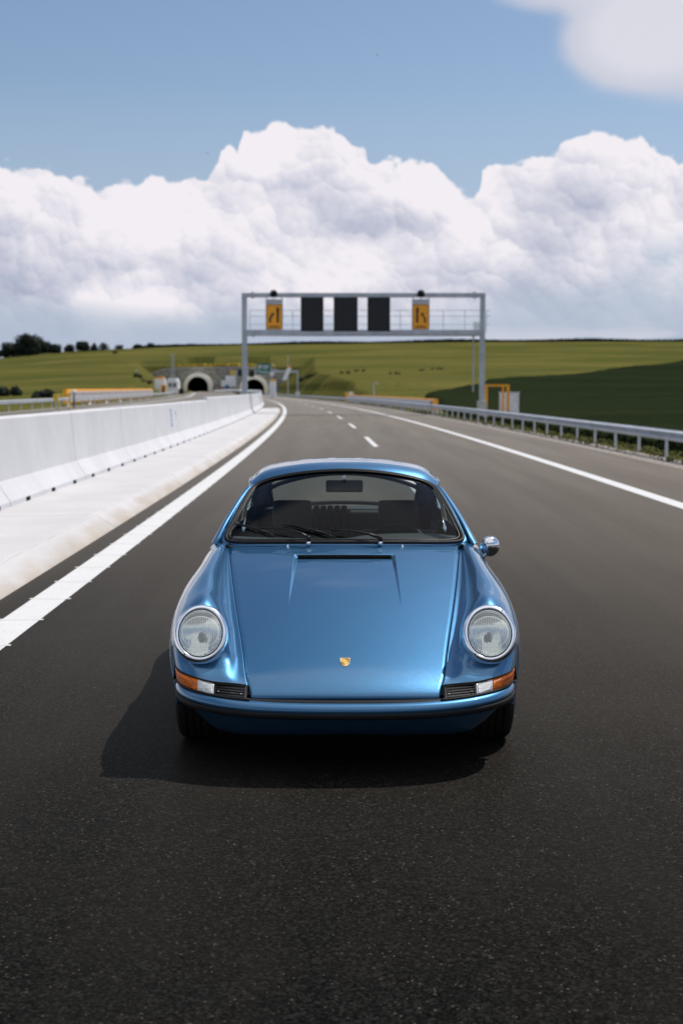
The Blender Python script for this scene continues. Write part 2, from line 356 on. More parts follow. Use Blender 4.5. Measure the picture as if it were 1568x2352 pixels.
# ------------------------------------------------------------------ mesh helpers
def mk(name, verts, faces, mat, parent=None, smooth=False, loc=None):
    used = sorted({int(i) for f in faces for i in f})
    if len(used) < len(verts): rm = {u: i for i, u in enumerate(used)}; verts = [verts[u] for u in used]; faces = [[rm[int(i)] for i in f] for f in faces]
    me = bpy.data.meshes.new(name); me.from_pydata([tuple(map(float, v)) for v in verts], [], [tuple(map(int, f)) for f in faces])
    if mat: me.materials.append(M[mat] if isinstance(mat, str) else mat)
    if smooth: me.polygons.foreach_set('use_smooth', [True]*len(me.polygons))
    me.update(); o = bpy.data.objects.new(name, me); COL.objects.link(o)
    if parent: o.parent = parent
    if loc is not None: o.location = loc
    return o
def tag(o, label=None, cat=None, group=None, kind=None):
    if label: o['label'] = label
    if cat: o['category'] = cat
    if group: o['group'] = group
    if kind: o['kind'] = kind
    return o
def empty(name, loc, label, cat, group=None, rz=0):
    o = bpy.data.objects.new(name, None); COL.objects.link(o); o.location = loc; o.rotation_euler = (0, 0, rz)
    o.empty_display_size = 0.2
    return tag(o, label, cat, group)
class MB:
    """collects simple solids, then becomes one mesh"""
    def __init__(s): s.v = []; s.f = []
    def add(s, v, f):
        k = len(s.v); s.v += [tuple(x) for x in v]; s.f += [tuple(i+k for i in g) for g in f]; return s
    def box(s, x0, x1, y0, y1, z0, z1):
        v = [(x, y, z) for z in (z0, z1) for y in (y0, y1) for x in (x0, x1)]
        return s.add(v, [(0,2,3,1),(4,5,7,6),(0,1,5,4),(2,6,7,3),(0,4,6,2),(1,3,7,5)])
    def tube(s, pts, r, n=10, cap=True):
        P = [Vector(p) for p in pts]; rs = r if hasattr(r, '__len__') else [r]*len(P); v = []; f = []
        up = Vector((0, 0, 1)); prev = None
        for i, p in enumerate(P):
            t = (P[min(i+1, len(P)-1)]-P[max(i-1, 0)]).normalized()
            if prev is None:
                a = t.cross(up) if abs(t.dot(up)) < 0.95 else t.cross(Vector((1, 0, 0)))
            else: a = prev - t*prev.dot(t)
            a.normalize(); b_ = t.cross(a); prev = a
            for k in range(n):
                w = 2*math.pi*k/n; v.append(p+a*math.cos(w)*rs[i]+b_*math.sin(w)*rs[i])
        for i in range(len(P)-1):
            for k in range(n):
                q = (k+1) % n; f.append((i*n+k, i*n+q, (i+1)*n+q, (i+1)*n+k))
        if cap: f.append(tuple(range(n))[::-1]); f.append(tuple(range((len(P)-1)*n, len(P)*n)))
        return s.add(v, f)
    def lathe(s, prof, n=48, xf=None):
        v = []; f = []
        for r, h in prof:
            for k in range(n):
                w = 2*math.pi*k/n; p = Vector((r*math.cos(w), r*math.sin(w), h)); v.append(xf @ p if xf else p)
        for i in range(len(prof)-1):
            for k in range(n):
                q = (k+1) % n; f.append((i*n+k, i*n+q, (i+1)*n+q, (i+1)*n+k))
        return s.add(v, f)
    def prism(s, poly, y0, y1):   # polygon in XZ, extruded in Y
        n = len(poly); v = [(x, y0, z) for x, z in poly]+[(x, y1, z) for x, z in poly]
        f = [tuple(range(n)), tuple(range(2*n-1, n-1, -1))]+[(i, i+n, (i+1) % n+n, (i+1) % n) for i in range(n)]
        return s.add(v, f)
    def build(s, name, mat, parent=None, smooth=False, bevel=0):
        o = mk(name, s.v, s.f, mat, parent, smooth)
        bm = bmesh.new(); bm.from_mesh(o.data); bmesh.ops.recalc_face_normals(bm, faces=bm.faces)
        if bevel: bmesh.ops.bevel(bm, geom=[e for e in bm.edges], offset=bevel, segments=2, affect='EDGES', profile=0.7)
        bm.to_mesh(o.data); bm.free()
        if smooth: o.data.polygons.foreach_set('use_smooth', [True]*len(o.data.polygons))
        return o
def grid(name, P, mat, parent=None, smooth=True, flip=False, keep=None, uv=False):
    """P: array (rows, cols, 3)"""
    r, c = P.shape[:2]; f = []
    for i in range(r-1):
        for j in range(c-1):
            if keep is not None and not keep(i, j): continue
            q = (i*c+j, i*c+j+1, (i+1)*c+j+1, (i+1)*c+j); f.append(q[::-1] if flip else q)
    o = mk(name, P.reshape(-1, 3), f, mat, parent, smooth)
    if uv:
        l = o.data.uv_layers.new(name='UVMap'); idx = np.zeros(len(o.data.loops), dtype=np.int32)
        o.data.loops.foreach_get('vertex_index', idx)
        u = np.stack([(idx//c)/(r-1), (idx % c)/(c-1)], 1); l.data.foreach_set('uv', u.ravel().astype(np.float32))
    if keep is not None:
        bm = bmesh.new(); bm.from_mesh(o.data)
        bmesh.ops.delete(bm, geom=[v for v in bm.verts if not v.link_faces], context='VERTS'); bm.to_mesh(o.data); bm.free()
    return o
def spline(t, Y, tq):
    """natural cubic spline, Y (n, ...)"""
    t = np.asarray(t, float); Y = np.asarray(Y, float); n = len(t); sh = Y.shape[1:]; Yf = Y.reshape(n, -1)
    h = np.diff(t); A = np.eye(n); B = np.zeros_like(Yf)
    for i in range(1, n-1):
        A[i, i-1] = h[i-1]; A[i, i] = 2*(h[i-1]+h[i]); A[i, i+1] = h[i]
        B[i] = 6*((Yf[i+1]-Yf[i])/h[i]-(Yf[i]-Yf[i-1])/h[i-1])
    Mx = np.linalg.solve(A, B); tq = np.asarray(tq, float)
    k = np.clip(np.searchsorted(t, tq)-1, 0, n-2); hk = h[k][:, None]
    a = (t[k+1]-tq)[:, None]; b = (tq-t[k])[:, None]
    o = Mx[k]*a**3/(6*hk)+Mx[k+1]*b**3/(6*hk)+(Yf[k]/hk-Mx[k]*hk/6)*a+(Yf[k+1]/hk-Mx[k+1]*hk/6)*b
    return o.reshape((len(tq),)+sh)
def chord(P):
    d = np.linalg.norm(np.diff(P, axis=0), axis=-1)
    d = np.maximum(d, 1e-4)**0.5 if False else np.maximum(d, 1e-4)
    return np.concatenate([[0], np.cumsum(d)])
def crv(P, n):
    P = np.array(P, float); t = chord(P); return spline(t, P, np.linspace(0, t[-1], n))
def tri_text(name, body, size, mat, parent, mx):
    cu = bpy.data.curves.new(name, 'FONT'); cu.body = body; cu.size = size; cu.align_x = 'CENTER'; cu.align_y = 'CENTER'; cu.extrude = size*0.03
    o = bpy.data.objects.new(name+'_c', cu); COL.objects.link(o)
    me = bpy.data.meshes.new_from_object(o.evaluated_get(bpy.context.evaluated_depsgraph_get())); bpy.data.objects.remove(o)
    me.transform(mx); me.materials.clear(); me.materials.append(M[mat]); q = bpy.data.objects.new(name, me); COL.objects.link(q); q.parent = parent
    return q

# ------------------------------------------------------------------ road alignment
def piece(Y, x0, c, Y1):
    Y = np.asarray(Y, float); Yc = np.clip(Y, 0, Y1)
    return x0-c*Yc*Yc-2*c*Y1*np.maximum(Y-Y1, 0)
def Lx(Y): return piece(Y, -2.25, 0.000175, 232)
def Rx(Y): return np.where(np.asarray(Y) < 400, piece(Y, 4.88, 0.000215, 200), piece(400, 4.88, 0.000215, 200)+(np.asarray(Y)-400)*-0.075)
def Zl(Y): return 0.08+0.0018*np.clip(Y, 0, 640)
YS = np.unique(np.concatenate([np.arange(-60, 0, 6), np.arange(0, 60, 1.5), np.arange(60, 260, 4), np.arange(260, 660, 10)]))

def ridge_z(px):
    xs = [-400, 0, 60, 150, 350, 560, 1100, 1568, 2000]; ys = [850, 824, 816, 808, 799, 793, 786, 785, 786]
    return 1.62+(897-np.interp(px, xs, ys))/F*950
def sstep(x, a, b):
    t = np.clip((x-a)/(b-a), 0, 1); return t*t*(3-2*t)
def terrain(x, Y):
    x = np.asarray(x, float); Y = np.asarray(Y, float)
    px = 784+F*x/np.maximum(Y, 60)
    R = ridge_z(px)
    g = np.clip((Y-90)/860, 0, 1)**1.45
    und = 1.0*np.sin(x*0.013+1.3)*np.sin(Y*0.011+x*0.004)+0.5*np.sin(x*0.041+Y*0.027)
    hill = R*g + und*g*(1-g)*4*0.8
    hill = np.where(Y > 950, R-0.00018*(Y-950)**2*0.4-(Y-950)*0.01, hill)
    l = Lx(Y); r = Rx(Y)
    # platform levels
    base = np.where(x < l-4, Zl(Y)-0.10, -0.12)
    base = np.where(x > r+2.3, -0.05-0.80*sstep(x, r+3.6, r+6.5)*sstep(Y, 10, 60), base)
    lo = l-np.interp(Y, [0, 250, 600], [18.2, 19.5, 27.5]); hi = r+np.interp(Y, [0, 350, 600], [6.5, 6.5, 5.0])
    out = np.maximum(lo-x, x-hi); out = np.maximum(out, (Y-600))
    bank = np.where(Y > 600, 11.4+(Y-600)*0.5, np.maximum(out, 0)*0.8)
    bank = np.where((Y > 600) & (np.maximum(lo-x, x-hi) > 0), np.maximum(bank, np.maximum(lo-x, x-hi)*0.8), bank)
    h = np.minimum(np.maximum(hill, 0), bank)
    bore = ((np.abs(x+60.15) < 6.0) | (np.abs(x+36.75) < 6.0)) & (Y > 599) & (Y < 627)
    h = np.where(bore, 0.0, h); out = np.where(bore, -1.0, out)
    return np.where(out > 0, np.maximum(base*np.exp(-np.maximum(out, 0)/60), -0.85)*(h < 3)+h, base)
_T = np.arange(20.0, 1400.0, 1.5)
def hit(px, py):
    d = ray(px, py); P_ = np.array([0, 0, CH])+_T[:, None]*d
    k_ = np.nonzero(P_[:, 2] < terrain(P_[:, 0], P_[:, 1]))[0]
    return P_[k_[0]] if len(k_) else P_[-1]
xs = np.unique(np.concatenate([np.linspace(-900, -150, 40), np.linspace(-150, -60, 60), np.linspace(-60, 40, 201), np.linspace(40, 150, 60), np.linspace(150, 900, 40)]))
ys = np.unique(np.concatenate([np.linspace(-400, -60, 12), np.linspace(-60, 60, 40), np.linspace(60, 600, 180), [600.01, 600.5], np.linspace(602, 960, 110), np.linspace(965, 2200, 30)]))
XX, YY = np.meshgrid(xs, ys)
P = np.stack([XX, YY, terrain(XX, YY)], -1)
go = grid('ground', P, 'meadow', smooth=True); tag(go, kind='structure')

def strip(name, Ya, Yb, offs, zf, mat, ref=Lx, step=None, uv=False, parent=None, sub=None):
    Y = YS[(YS > Ya) & (YS < Yb)]; Y = np.concatenate([[Ya], Y, [Yb]])
    if step: Y = np.arange(Ya, Yb+step/2, step)
    c = ref(Y); rows = []
    for y, x in zip(Y, c):
        rows.append([(x+(o(y) if callable(o) else o), y, (z(y) if callable(z) else z)) for o, z in zip(offs, zf)])
    return grid(name, np.array(rows), mat, parent, smooth=False, uv=uv, flip=False)
# carriageway with both lanes and the hard shoulder
Y = YS; l = Lx(Y)-1.95; r = Rx(Y)+2.35
rows = np.array([[(a+(b-a)*t, y, 0.0) for t in np.linspace(0, 1, 7)] for y, a, b in zip(Y, l, r)])
rd = grid('road', rows, 'asphalt', smooth=False); tag(rd, kind='structure')
lr = strip('left_carriageway', -60, 640, [-17.0, -11, -4.6], [Zl, Zl, Zl], 'asphalt'); tag(lr, kind='structure')
# painted lines
el_ = strip('left_edge_line', -20, 640, [-0.135, 0.135], [0.004, 0.004], 'line'); tag(el_, kind='structure')
k = 4.0
while k < 46:
    w = 0.155; x = float(Lx(k))
    mb = MB().box(x-w-random.random()*0.01, x+w+random.random()*0.01, k-0.022, k+0.022, 0.0030, 0.0055)
    mb.build('marking_rib', 'line', el_); k += 1.0+random.uniform(-.02, .02)
er = strip('right_edge_line', -20, 640, [-0.13, 0.13], [0.004, 0.004], 'line', ref=Rx); tag(er, kind='structure')
def Cx(Y): return (Lx(Y)+Rx(Y))/2+0.02
for Ya in [41.2-20.4]+[41.2+20.4*i for i in range(14)]:
    o = strip('lane_dash', Ya, Ya+8.6, [-0.075, 0.075], [0.004, 0.004], 'line', ref=Cx)
    tag(o, kind='structure')
def Lcl(Y): return Lx(Y)-np.interp(Y, [0, 250, 420, 600], [15.0, 13.6, 16.0, 22.5])
o = strip('far_edge_line', 0, 620, [-0.2, 0.2], [lambda y: Zl(y)+0.004]*2, 'line', ref=Lcl); tag(o, kind='structure')
# verge strips
o = strip('right_verge_gravel', -40, 600, [2.30, 2.5, 2.95, 3.4], [-0.012, 0.03, 0.05, -0.03], 'gravel', ref=Rx); tag(o, kind='structure')
o = strip('left_verge_gravel', -40, 600, [-18.3, -17.6, -16.9], [lambda y: Zl(y)-0.05, lambda y: Zl(y)+0.04, lambda y: Zl(y)+0.01], 'gravel'); tag(o, kind='structure')

# kerb apron: low concrete ledge in front of the barrier wall, cast in long slabs
YE = 121.0
apr = empty('concrete_apron', (0, 0, 0), 'wide pale concrete ledge with brown dirty foot between barrier wall and left line', 'kerb')
k = -6.0; sl_len = 11.4
prof = [(-2.02, 0.125), (-1.2, 0.14), (-0.66, 0.155), (-0.60, 0.148), (-0.50, 0.085), (-0.40, 0.02), (-0.365, -0.01)]
acr = [0.0, 0.25, 0.52, 0.62, 0.82, 0.95, 1.0]
while k < YE:
    e = min(k+sl_len-0.012, YE)
    Y = np.linspace(k, e, 7)
    rows = np.array([[(float(Lx(y))+ox, y, oz) for ox, oz in prof] for y in Y])
    o = grid('ledge_slab', rows, 'kerb', apr, smooth=False)
    l_ = o.data.uv_layers.new(name='UVMap'); idx = np.zeros(len(o.data.loops), dtype=np.int32); o.data.loops.foreach_get('vertex_index', idx)
    l_.data.foreach_set('uv', np.stack([idx//7/6, np.array(acr)[idx % 7]], 1).ravel().astype(np.float32))
    # end faces
    bm = bmesh.new(); bm.from_mesh(o.data)
    for r0 in (0, 6):
        bm.verts.ensure_lookup_table()
        top = [bm.verts[r0*7+j] for j in range(7)]
        a = bm.verts.new((top[0].co.x, top[0].co.y, -0.02)); bm.faces.new(top+[a])
    bm.to_mesh(o.data); bm.free()
    k += sl_len
mkk = MB()
Yc = np.linspace(-6, YE-0.1, 60)
mkk.tube([(float(Lx(y))-0.63, y, 0.1535) for y in Yc], 0.0045, 5); mkk.build('trowel_line', 'concrete_grey', apr)

# concrete barrier wall in precast segments
wall = empty('barrier_wall', (0, 0, 0), 'long pale concrete barrier wall of jointed segments curving away at the left of the road', 'barrier')
def seg(Ya, Yb, hgt, name='barrier_segment'):
    pr = [(-1.95, 0.10), (-1.955, 0.19), (-2.12, 0.44), (-2.17, 1.00), (-2.19, hgt-0.025), (-2.215, hgt), (-2.40, hgt), (-2.43, hgt-0.03), (-2.47, 0.44), (-2.66, 0.18), (-2.66, 0.0)]
    n = max(2, int((Yb-Ya)/2)+1); Y = np.linspace(Ya, Yb, n+1)
    P = np.array([[(float(Lx(y))+ox, y, oz) for ox, oz in pr] for y in Y]); m_ = len(pr)
    v = P.reshape(-1, 3); f = []
    for i in range(n):
        for j in range(m_-1): f.append((i*m_+j, i*m_+j+1, (i+1)*m_+j+1, (i+1)*m_+j))
    f.append(tuple(range(m_))[::-1]); f.append(tuple(range(n*m_, (n+1)*m_)))
    o = mk(name, v, f, 'barrier', wall)
    bm = bmesh.new(); bm.from_mesh(o.data); bmesh.ops.recalc_face_normals(bm, faces=bm.faces); bm.to_mesh(o.data); bm.free()
    return o
k = 12.6-5.68*4
while k < 330:
    h = 1.27 if k < 50 else 1.37
    seg(k+0.012, k+5.68-0.012, h+random.uniform(-.004, .004)); k += 5.68
mj = MB()
mj.tube([(float(Lx(y))-2.3, y, 0.6) for y in np.linspace(-10, 325, 80)], 0.10, 6); mj.build('joint_core', 'concrete_grey', wall)
k = 17.57-1.77*9
while k < 121:
    x = float(Lx(k))
    o = MB().box(x-2.02, x-1.943, k-0.11, k+0.11, 0.130, 0.180).build('drain_opening', 'dark_void', wall); k += 1.77
# faded blue spray marks on the wall
for (yy, z0, z1, w_) in [(39.2, 1.02, 1.12, .11), (39.24, .89, .99, .13), (39.18, .77, .86, .10), (39.22, .63, .73, .13)]:
    x = float(Lx(yy))
    mb = MB()
    for q in range(3):
        zz_ = z0+(z1-z0)*(q+.5)/3; ox = -2.165 if zz_ > .5 else -2.13
        mb.box(x-2.19, x+np.interp(zz_, [.44, 1.0, 1.25], [-2.118, -2.168, -2.188])+0.006, yy-w_*random.uniform(.6, 1), yy+w_*random.uniform(.6, 1), zz_-.018, zz_+.018)
    mb.box(x-2.19, x+np.interp(z0, [.44, 1.0, 1.25], [-2.118, -2.168, -2.188])+0.004, yy-.03, yy+.03, z0, z1)
    mb.build('blue_mark', 'blue_spray', wall)
x = float(Lx(40.4)); MB().box(x-2.19, x-2.150, 40.39, 40.43, 0.6, 1.05).build('grey_mark', 'concrete_grey', wall)

# ------------------------------------------------------------------ guardrails
def guardrail(name, Ya, Yb, offf, zf, label, sp, side=1, ref=Rx, ztop=0.70, parent_mat='galv', posts=True, extra=None):
    g = empty(name, (0, 0, 0), label, 'guardrail')
    prof = [(a, b*0.80) for a, b in [(0.0, 0.0), (0.0, -0.025), (-0.075, -0.06), (-0.075, -0.10), (0.0, -0.145), (0.0, -0.175), (-0.075, -0.22), (-0.075, -0.26), (0.0, -0.295), (0.0, -0.32)]]
    rows = []
    Y = np.concatenate([np.arange(Ya, min(Yb, 150), 4), np.arange(max(150, Ya), Yb, 10), [Yb]])
    for y in np.unique(Y):
        x = float(ref(y))+offf(y); rows.append([(x+side*px_, y, zf(y)+ztop+pz) for px_, pz in prof])
    rail = grid('rail_beam', np.array(rows), parent_mat, g, smooth=False)
    md = rail.modifiers.new('thickness', 'SOLIDIFY'); md.thickness = 0.006; md.offset = 0
    y = Ya+sp/2; first = None
    while y < Yb:
        x = float(ref(y))+offf(y)+side*0.09
        if first is None:
            mb = MB().box(-0.033, 0.033, -0.03, 0.03, -1.2, ztop-0.06); first = mb.build('rail_post', parent_mat, g, bevel=0.006); q = first
        else: q = first.copy(); COL.objects.link(q); q.parent = g
        q.location = (x, y, zf(y)); y += sp
        if extra: extra(x, y, g)
    return g
guardrail('guardrail', -20, 560, lambda y: 2.95, lambda y: 0.0, 'galvanised steel guardrail on thin posts along the right shoulder', 2.9, 1, Rx, 0.72)
guardrail('guardrail', 40, 560, lambda y: -17.2-0.01*(y > 250)*(y-250)*2.2, Zl, 'galvanised steel guardrail on the far side of the other carriageway left of the wall', 4.0, -1, Lx, 0.78)

# ------------------------------------------------------------------ orange gate barriers behind the rails
def panel_barrier(Ya, Yb, offf, zf, label, group, ref, side, npan, ztop):
    g = empty('orange_barrier', (0, 0, 0), label, 'barrier', group)
    L = (Yb-Ya)/npan
    for i in range(npan):
        a, b_ = Ya+i*L, Ya+(i+1)*L-0.12
        xa, xb = float(ref(a))+offf(a), float(ref(b_))+offf(b_); za, zb = zf(a), zf(b_)
        v = []
        for (x, y, z) in ((xa, a, za), (xb, b_, zb)):
            v += [(x, y, z+0.28), (x+0.30*side, y, z+0.28), (x+0.30*side, y, z+ztop), (x, y, z+ztop)]
        mk('barrier_panel', v, [(0,1,2,3)[::-1], (4,5,6,7), (0,1,5,4), (1,2,6,5), (2,3,7,6), (3,0,4,7)], 'orange', g)
        MB().box(xa-0.02, xa+0.32*side if side > 0 else xa+0.02, a+0.2, a+1.2, za-0.1, za+0.25).build('white_foot', 'whitebox', g)
    for q in (0.36, 0.62, 0.80):
        mb = MB(); Y = np.linspace(Ya+1.2, Yb, 14); v = []; f = []
        for y in Y:
            x = float(ref(y))+offf(y)-side*0.10; z = zf(y)+q*ztop; v += [(x-.04, y, z-.085), (x+.04, y, z-.085), (x+.04, y, z+.085), (x-.04, y, z+.085)]
        for i in range(13):
            for j in range(4): f.append((i*4+j, i*4+(j+1) % 4, (i+1)*4+(j+1) % 4, (i+1)*4+j))
        f += [(0, 1, 2, 3), (52, 53, 54, 55)]; mb.add(v, f).build('guard_rail_bar', 'galv' if q > .5 else 'whitebox', g)
    y = Ya+3
    while y < Yb:
        MB().box(float(ref(y))+offf(y)-side*0.06-0.03, float(ref(y))+offf(y)-side*0.06+0.03, y-0.04, y+0.04, zf(y)-0.1, zf(y)+ztop*0.9).build('guard_post', 'galv', g); y += (Yb-Ya)/14
    return g
panel_barrier(96.5, 184, lambda y: 3.35, lambda y: 0.0, 'orange steel barrier panels behind the right guardrail short of the gantry', None, Rx, 1, 7, 1.05)
panel_barrier(116, 208, lambda y: -17.7, Zl, 'long orange steel barrier panels behind the left guardrail near the tunnels', None, Lx, -1, 7, 1.45)

# ------------------------------------------------------------------ big overhead sign gantry
GY = 96.0
def gx(px, Y=GY): return (px-784)/F*(Y*math.cos(TH)+0.3*0.085)
def gz(py, Y=GY): d = ray(784, py); return CH+d[2]/d[1]*Y
gan = empty('sign_gantry', (gx(835), GY, 0), 'tall grey steel portal gantry spanning the right carriageway before the tunnels', 'gantry')
def GM(mb, name, mat, parent=gan, **k):
    o = mb.build(name, mat, parent, **k); o.location = (0, 0, 0)
    if parent is gan: o.matrix_parent_inverse = Matrix.Translation(-Vector(gan.location))
    return o
xl, xr = gx(562.5), gx(1106)
for x in (xl, xr):
    GM(MB().box(x-0.17, x+0.17, GY-0.17, GY+0.17, -0.2 if x > 0 else 0.3, gz(679)), 'gantry_post', 'gantry', bevel=0.03)
GM(MB().box(xr-0.30, xr+0.30, GY-0.35, GY+0.35, -1.4, gz(921)), 'concrete_plinth', 'concrete_grey', bevel=0.02)
GM(MB().box(xl-0.30, xl+0.30, GY-0.35, GY+0.35, -0.4, 0.7), 'concrete_plinth', 'concrete_grey', bevel=0.02)
GM(MB().box(xl-0.17, xr+0.17, GY-0.20, GY+0.20, gz(683), gz(673)), 'top_beam', 'gantry', bevel=0.03)
GM(MB().box(xl+0.17, xr-0.17, GY-0.55, GY+0.85, gz(771), gz(758)), 'walkway_beam', 'gantry', bevel=0.03)
for x in (xl+0.55, xr-0.55):
    GM(MB().box(x-0.06, x+0.06, GY-0.26, GY+0.26, gz(685.5), gz(670.5)), 'flange_plate', 'gantry')
    GM(MB().box(x-0.06, x+0.06, GY-0.60, GY+0.90, gz(773), gz(761)), 'flange_plate', 'gantry')
GM(MB().tube([(xr-0.55, GY+0.5, gz(900)), (xr-0.55, GY+0.5, gz(765))], 0.05, 8), 'cable_riser', 'gantry')
GM(MB().box(xr-0.62, xr-0.22, GY-0.30, GY+0.1, gz(766), gz(740)), 'junction_box', 'cabinet')
rl = MB(); zb_ = gz(763)
for z in (zb_+0.55, zb_+1.1, zb_+1.5): rl.tube([(xl+0.3, GY+0.8, z), (xr+0.6, GY+0.8, z)], 0.022, 6)
GM(rl, 'handrail', 'gantry')
x = xl+0.3
while x < xr+0.6:
    GM(MB().tube([(x, GY+0.8, zb_), (x, GY+0.8, zb_+1.5)], 0.022, 6), 'railing_post', 'gantry'); x += 1.45
def onG(name, label, cat, group, loc):
    return empty(name, loc, label, cat, group)
for i, (a, b_, w_) in enumerate([(691, 743, 'left'), (766, 821, 'middle'), (843, 895, 'right')]):
    xc = gx((a+b_)/2, GY-0.4); hw = gx(b_, GY-0.4)-xc; z0, z1 = gz(761, GY-.4), gz(683, GY-.4)
    t = onG('message_sign', ['blank black square message sign, leftmost of the three on the gantry', 'blank black message sign in the middle of the gantry', 'blank black message sign on the gantry beside the right orange sign'][i], 'electronic sign', 'blank message signs on the gantry', (xc, GY-0.45, z0))
    MB().box(-hw, hw, -0.14, 0.22, 0, z1-z0).build('sign_housing', 'black_plastic', t, bevel=0.03)
    MB().box(-hw+.10, hw-.10, -0.155, -0.138, 0.10, z1-z0-.10).build('screen', 'screen', t)
    MB().box(-0.25, 0.25, 0.22, 0.45, z1-z0-.35, z1-z0+0.15).build('bracket', 'gantry', t)
for i, (a, b_) in enumerate([(611, 650), (945, 985)]):
    Yq = GY-0.4; xc = gx((a+b_)/2, Yq); hw = gx(b_, Yq)-xc; z0, z1 = gz(762, Yq), gz(687, Yq); zt = gz(699, Yq)-z0
    t = onG('lane_sign', ['orange lane sign with right-bending black arrow hanging at the left of the gantry', 'orange lane sign with left-bending black arrow hanging at the right of the gantry'][i], 'road sign', 'orange lane signs on the gantry', (xc, Yq, z0))
    MB().box(-hw, hw, 0.0, 0.25, 0, z1-z0).build('grey_case', 'gantry', t, bevel=0.02)
    ob = gz(756, Yq)-z0
    MB().box(-hw+.03, hw-.03, -0.02, 0.0, ob, zt).build('orange_face', 'sign_orange', t)
    s = 1 if i == 0 else -1
    hh = zt-ob; W2 = hw
    fr = MB(); 
    for (x0, x1, q0, q1) in ((-W2+.06, W2-.06, ob+.03, ob+.06), (-W2+.06, W2-.06, zt-.06, zt-.03), (-W2+.06, -W2+.09, ob+.03, zt-.03), (W2-.09, W2-.06, ob+.03, zt-.03)):
        fr.box(x0, x1, -0.026, -0.019, q0, q1)
    fr.build('face_border', 'sign_black', t)
    # straight arrow with thick stem on one side, bent arrow on the other
    xa = s*0.235; aw = 0.075
    MB().box(xa-aw, xa+aw, -0.03, -0.021, ob+hh*0.26, ob+hh*0.78).build('straight_arrow_stem', 'sign_black', t)
    MB().prism([(xa-0.13, ob+hh*0.74), (xa+0.13, ob+hh*0.74), (xa+0.04, ob+hh*0.89), (xa-0.04, ob+hh*0.89)], -0.031, -0.020).build('straight_arrow_head', 'sign_black', t)
    xb = -s*0.28; mb = MB()
    pth = [(xb, ob+hh*0.27), (xb, ob+hh*0.40), (xb+s*0.05, ob+hh*0.50), (xb+s*0.16, ob+hh*0.57)]
    L_ = [(p[0]-0.065, p[1]+0.02) for p in pth]; Rr = [(p[0]+0.065, p[1]-0.02) for p in pth]
    for q in range(3): mb.prism([L_[q], Rr[q], Rr[q+1], L_[q+1]], -0.030, -0.021)
    mb.build('bent_arrow_stem', 'sign_black', t)
    MB().prism([(xb+s*0.06, ob+hh*0.62), (xb+s*0.20, ob+hh*0.50), (xb+s*0.28, ob+hh*0.62), (xb+s*0.16, ob+hh*0.67)], -0.032, -0.020).build('bent_arrow_head', 'sign_black', t)
    ch = MB()
    for q in range(6): ch.box(-0.34+q*0.115, -0.34+q*0.115+0.075, -0.030, -0.021, ob+hh*0.07, ob+hh*(0.15 if q % 2 else 0.13))
    ch.build('illegible_lettering', 'sign_black', t)
    for x in (-hw+.05, hw-.05): MB().box(x-.03, x+.03, 0.05, 0.15, z1-z0, gz(683, Yq)-z0+0.1).build('hanger', 'gantry', t)
    xc2 = gx(630 if i == 0 else 964.5); zc = gz(675.5)
    w = onG('warning_lamp', ['round black lamp on the gantry above the left orange sign', 'round black lamp on the gantry above the right orange sign'][i], 'lamp', 'round lamps on the gantry', (xc2, GY-0.35, zc))
    mx = Matrix.Rotation(math.pi/2, 4, 'X')
    MB().lathe([(0.001, 0.12), (0.12, 0.12), (0.17, 0.08), (0.22, -0.02), (0.23, -0.12), (0.15, -0.2), (0.001, -0.2)], 20, mx).build('lamp_housing', 'black_rubber', w, smooth=True)
    MB().lathe([(0.24, 0.02), (0.255, 0.14), (0.24, 0.14), (0.225, 0.02)], 20, mx).build('visor', 'black_rubber', w, smooth=True)
    MB().box(-0.03, 0.03, -0.05, 0.05, -0.42, -0.18).build('bracket', 'gantry', w)

# ------------------------------------------------------------------ roadside things by the right post
def place(px, Y, z=None):
    x = gx(px, Y); return (x, Y, float(terrain(x, Y)) if z is None else z)
loc = place(1141, 97); t = empty('orange_portal', loc, 'open orange steel portal frame standing behind the right guardrail beside the gantry post', 'frame')
hz_ = gz(883, 97)-loc[2]
for x in (-0.74, 0.74): MB().box(x-.09, x+.09, -0.09, 0.09, 0, hz_).build('front_leg', 'orange', t)
for x in (-0.90, 0.55): MB().box(x-.07, x+.07, 1.3, 1.44, 0, hz_-0.05).build('back_leg', 'orange', t)
MB().box(-0.83, 0.83, -0.08, 0.08, hz_-.14, hz_+.002).build('cross_bar', 'orange', t)
MB().box(-0.82, -0.68, 0.09, 1.3, hz_-.14, hz_).build('side_bar', 'orange', t)
MB().box(-0.97, 0.62, 1.31, 1.43, 0.25, 0.37).build('low_bar', 'orange', t)
loc = place(1168.5, 102); t = empty('equipment_cabinet', loc, 'pale grey equipment cabinet behind the guardrail and the orange frame', 'cabinet')
hc = gz(902, 102)-loc[2]
MB().box(-0.66, 0.66, -0.4, 0.4, 0.15, hc).build('cabinet_body', 'cabinet', t, bevel=0.02)
MB().box(-0.72, 0.72, -0.46, 0.46, hc, hc+0.05).build('cabinet_roof', 'cabinet', t)
MB().box(-0.70, 0.70, -0.44, 0.44, -0.5, 0.15).build('plinth', 'concrete_grey', t)
for x in (-0.62, 0.01): MB().box(x, x+.60, -0.415, -0.398, 0.2, hc-.06).build('cabinet_door', 'cabinet', t)
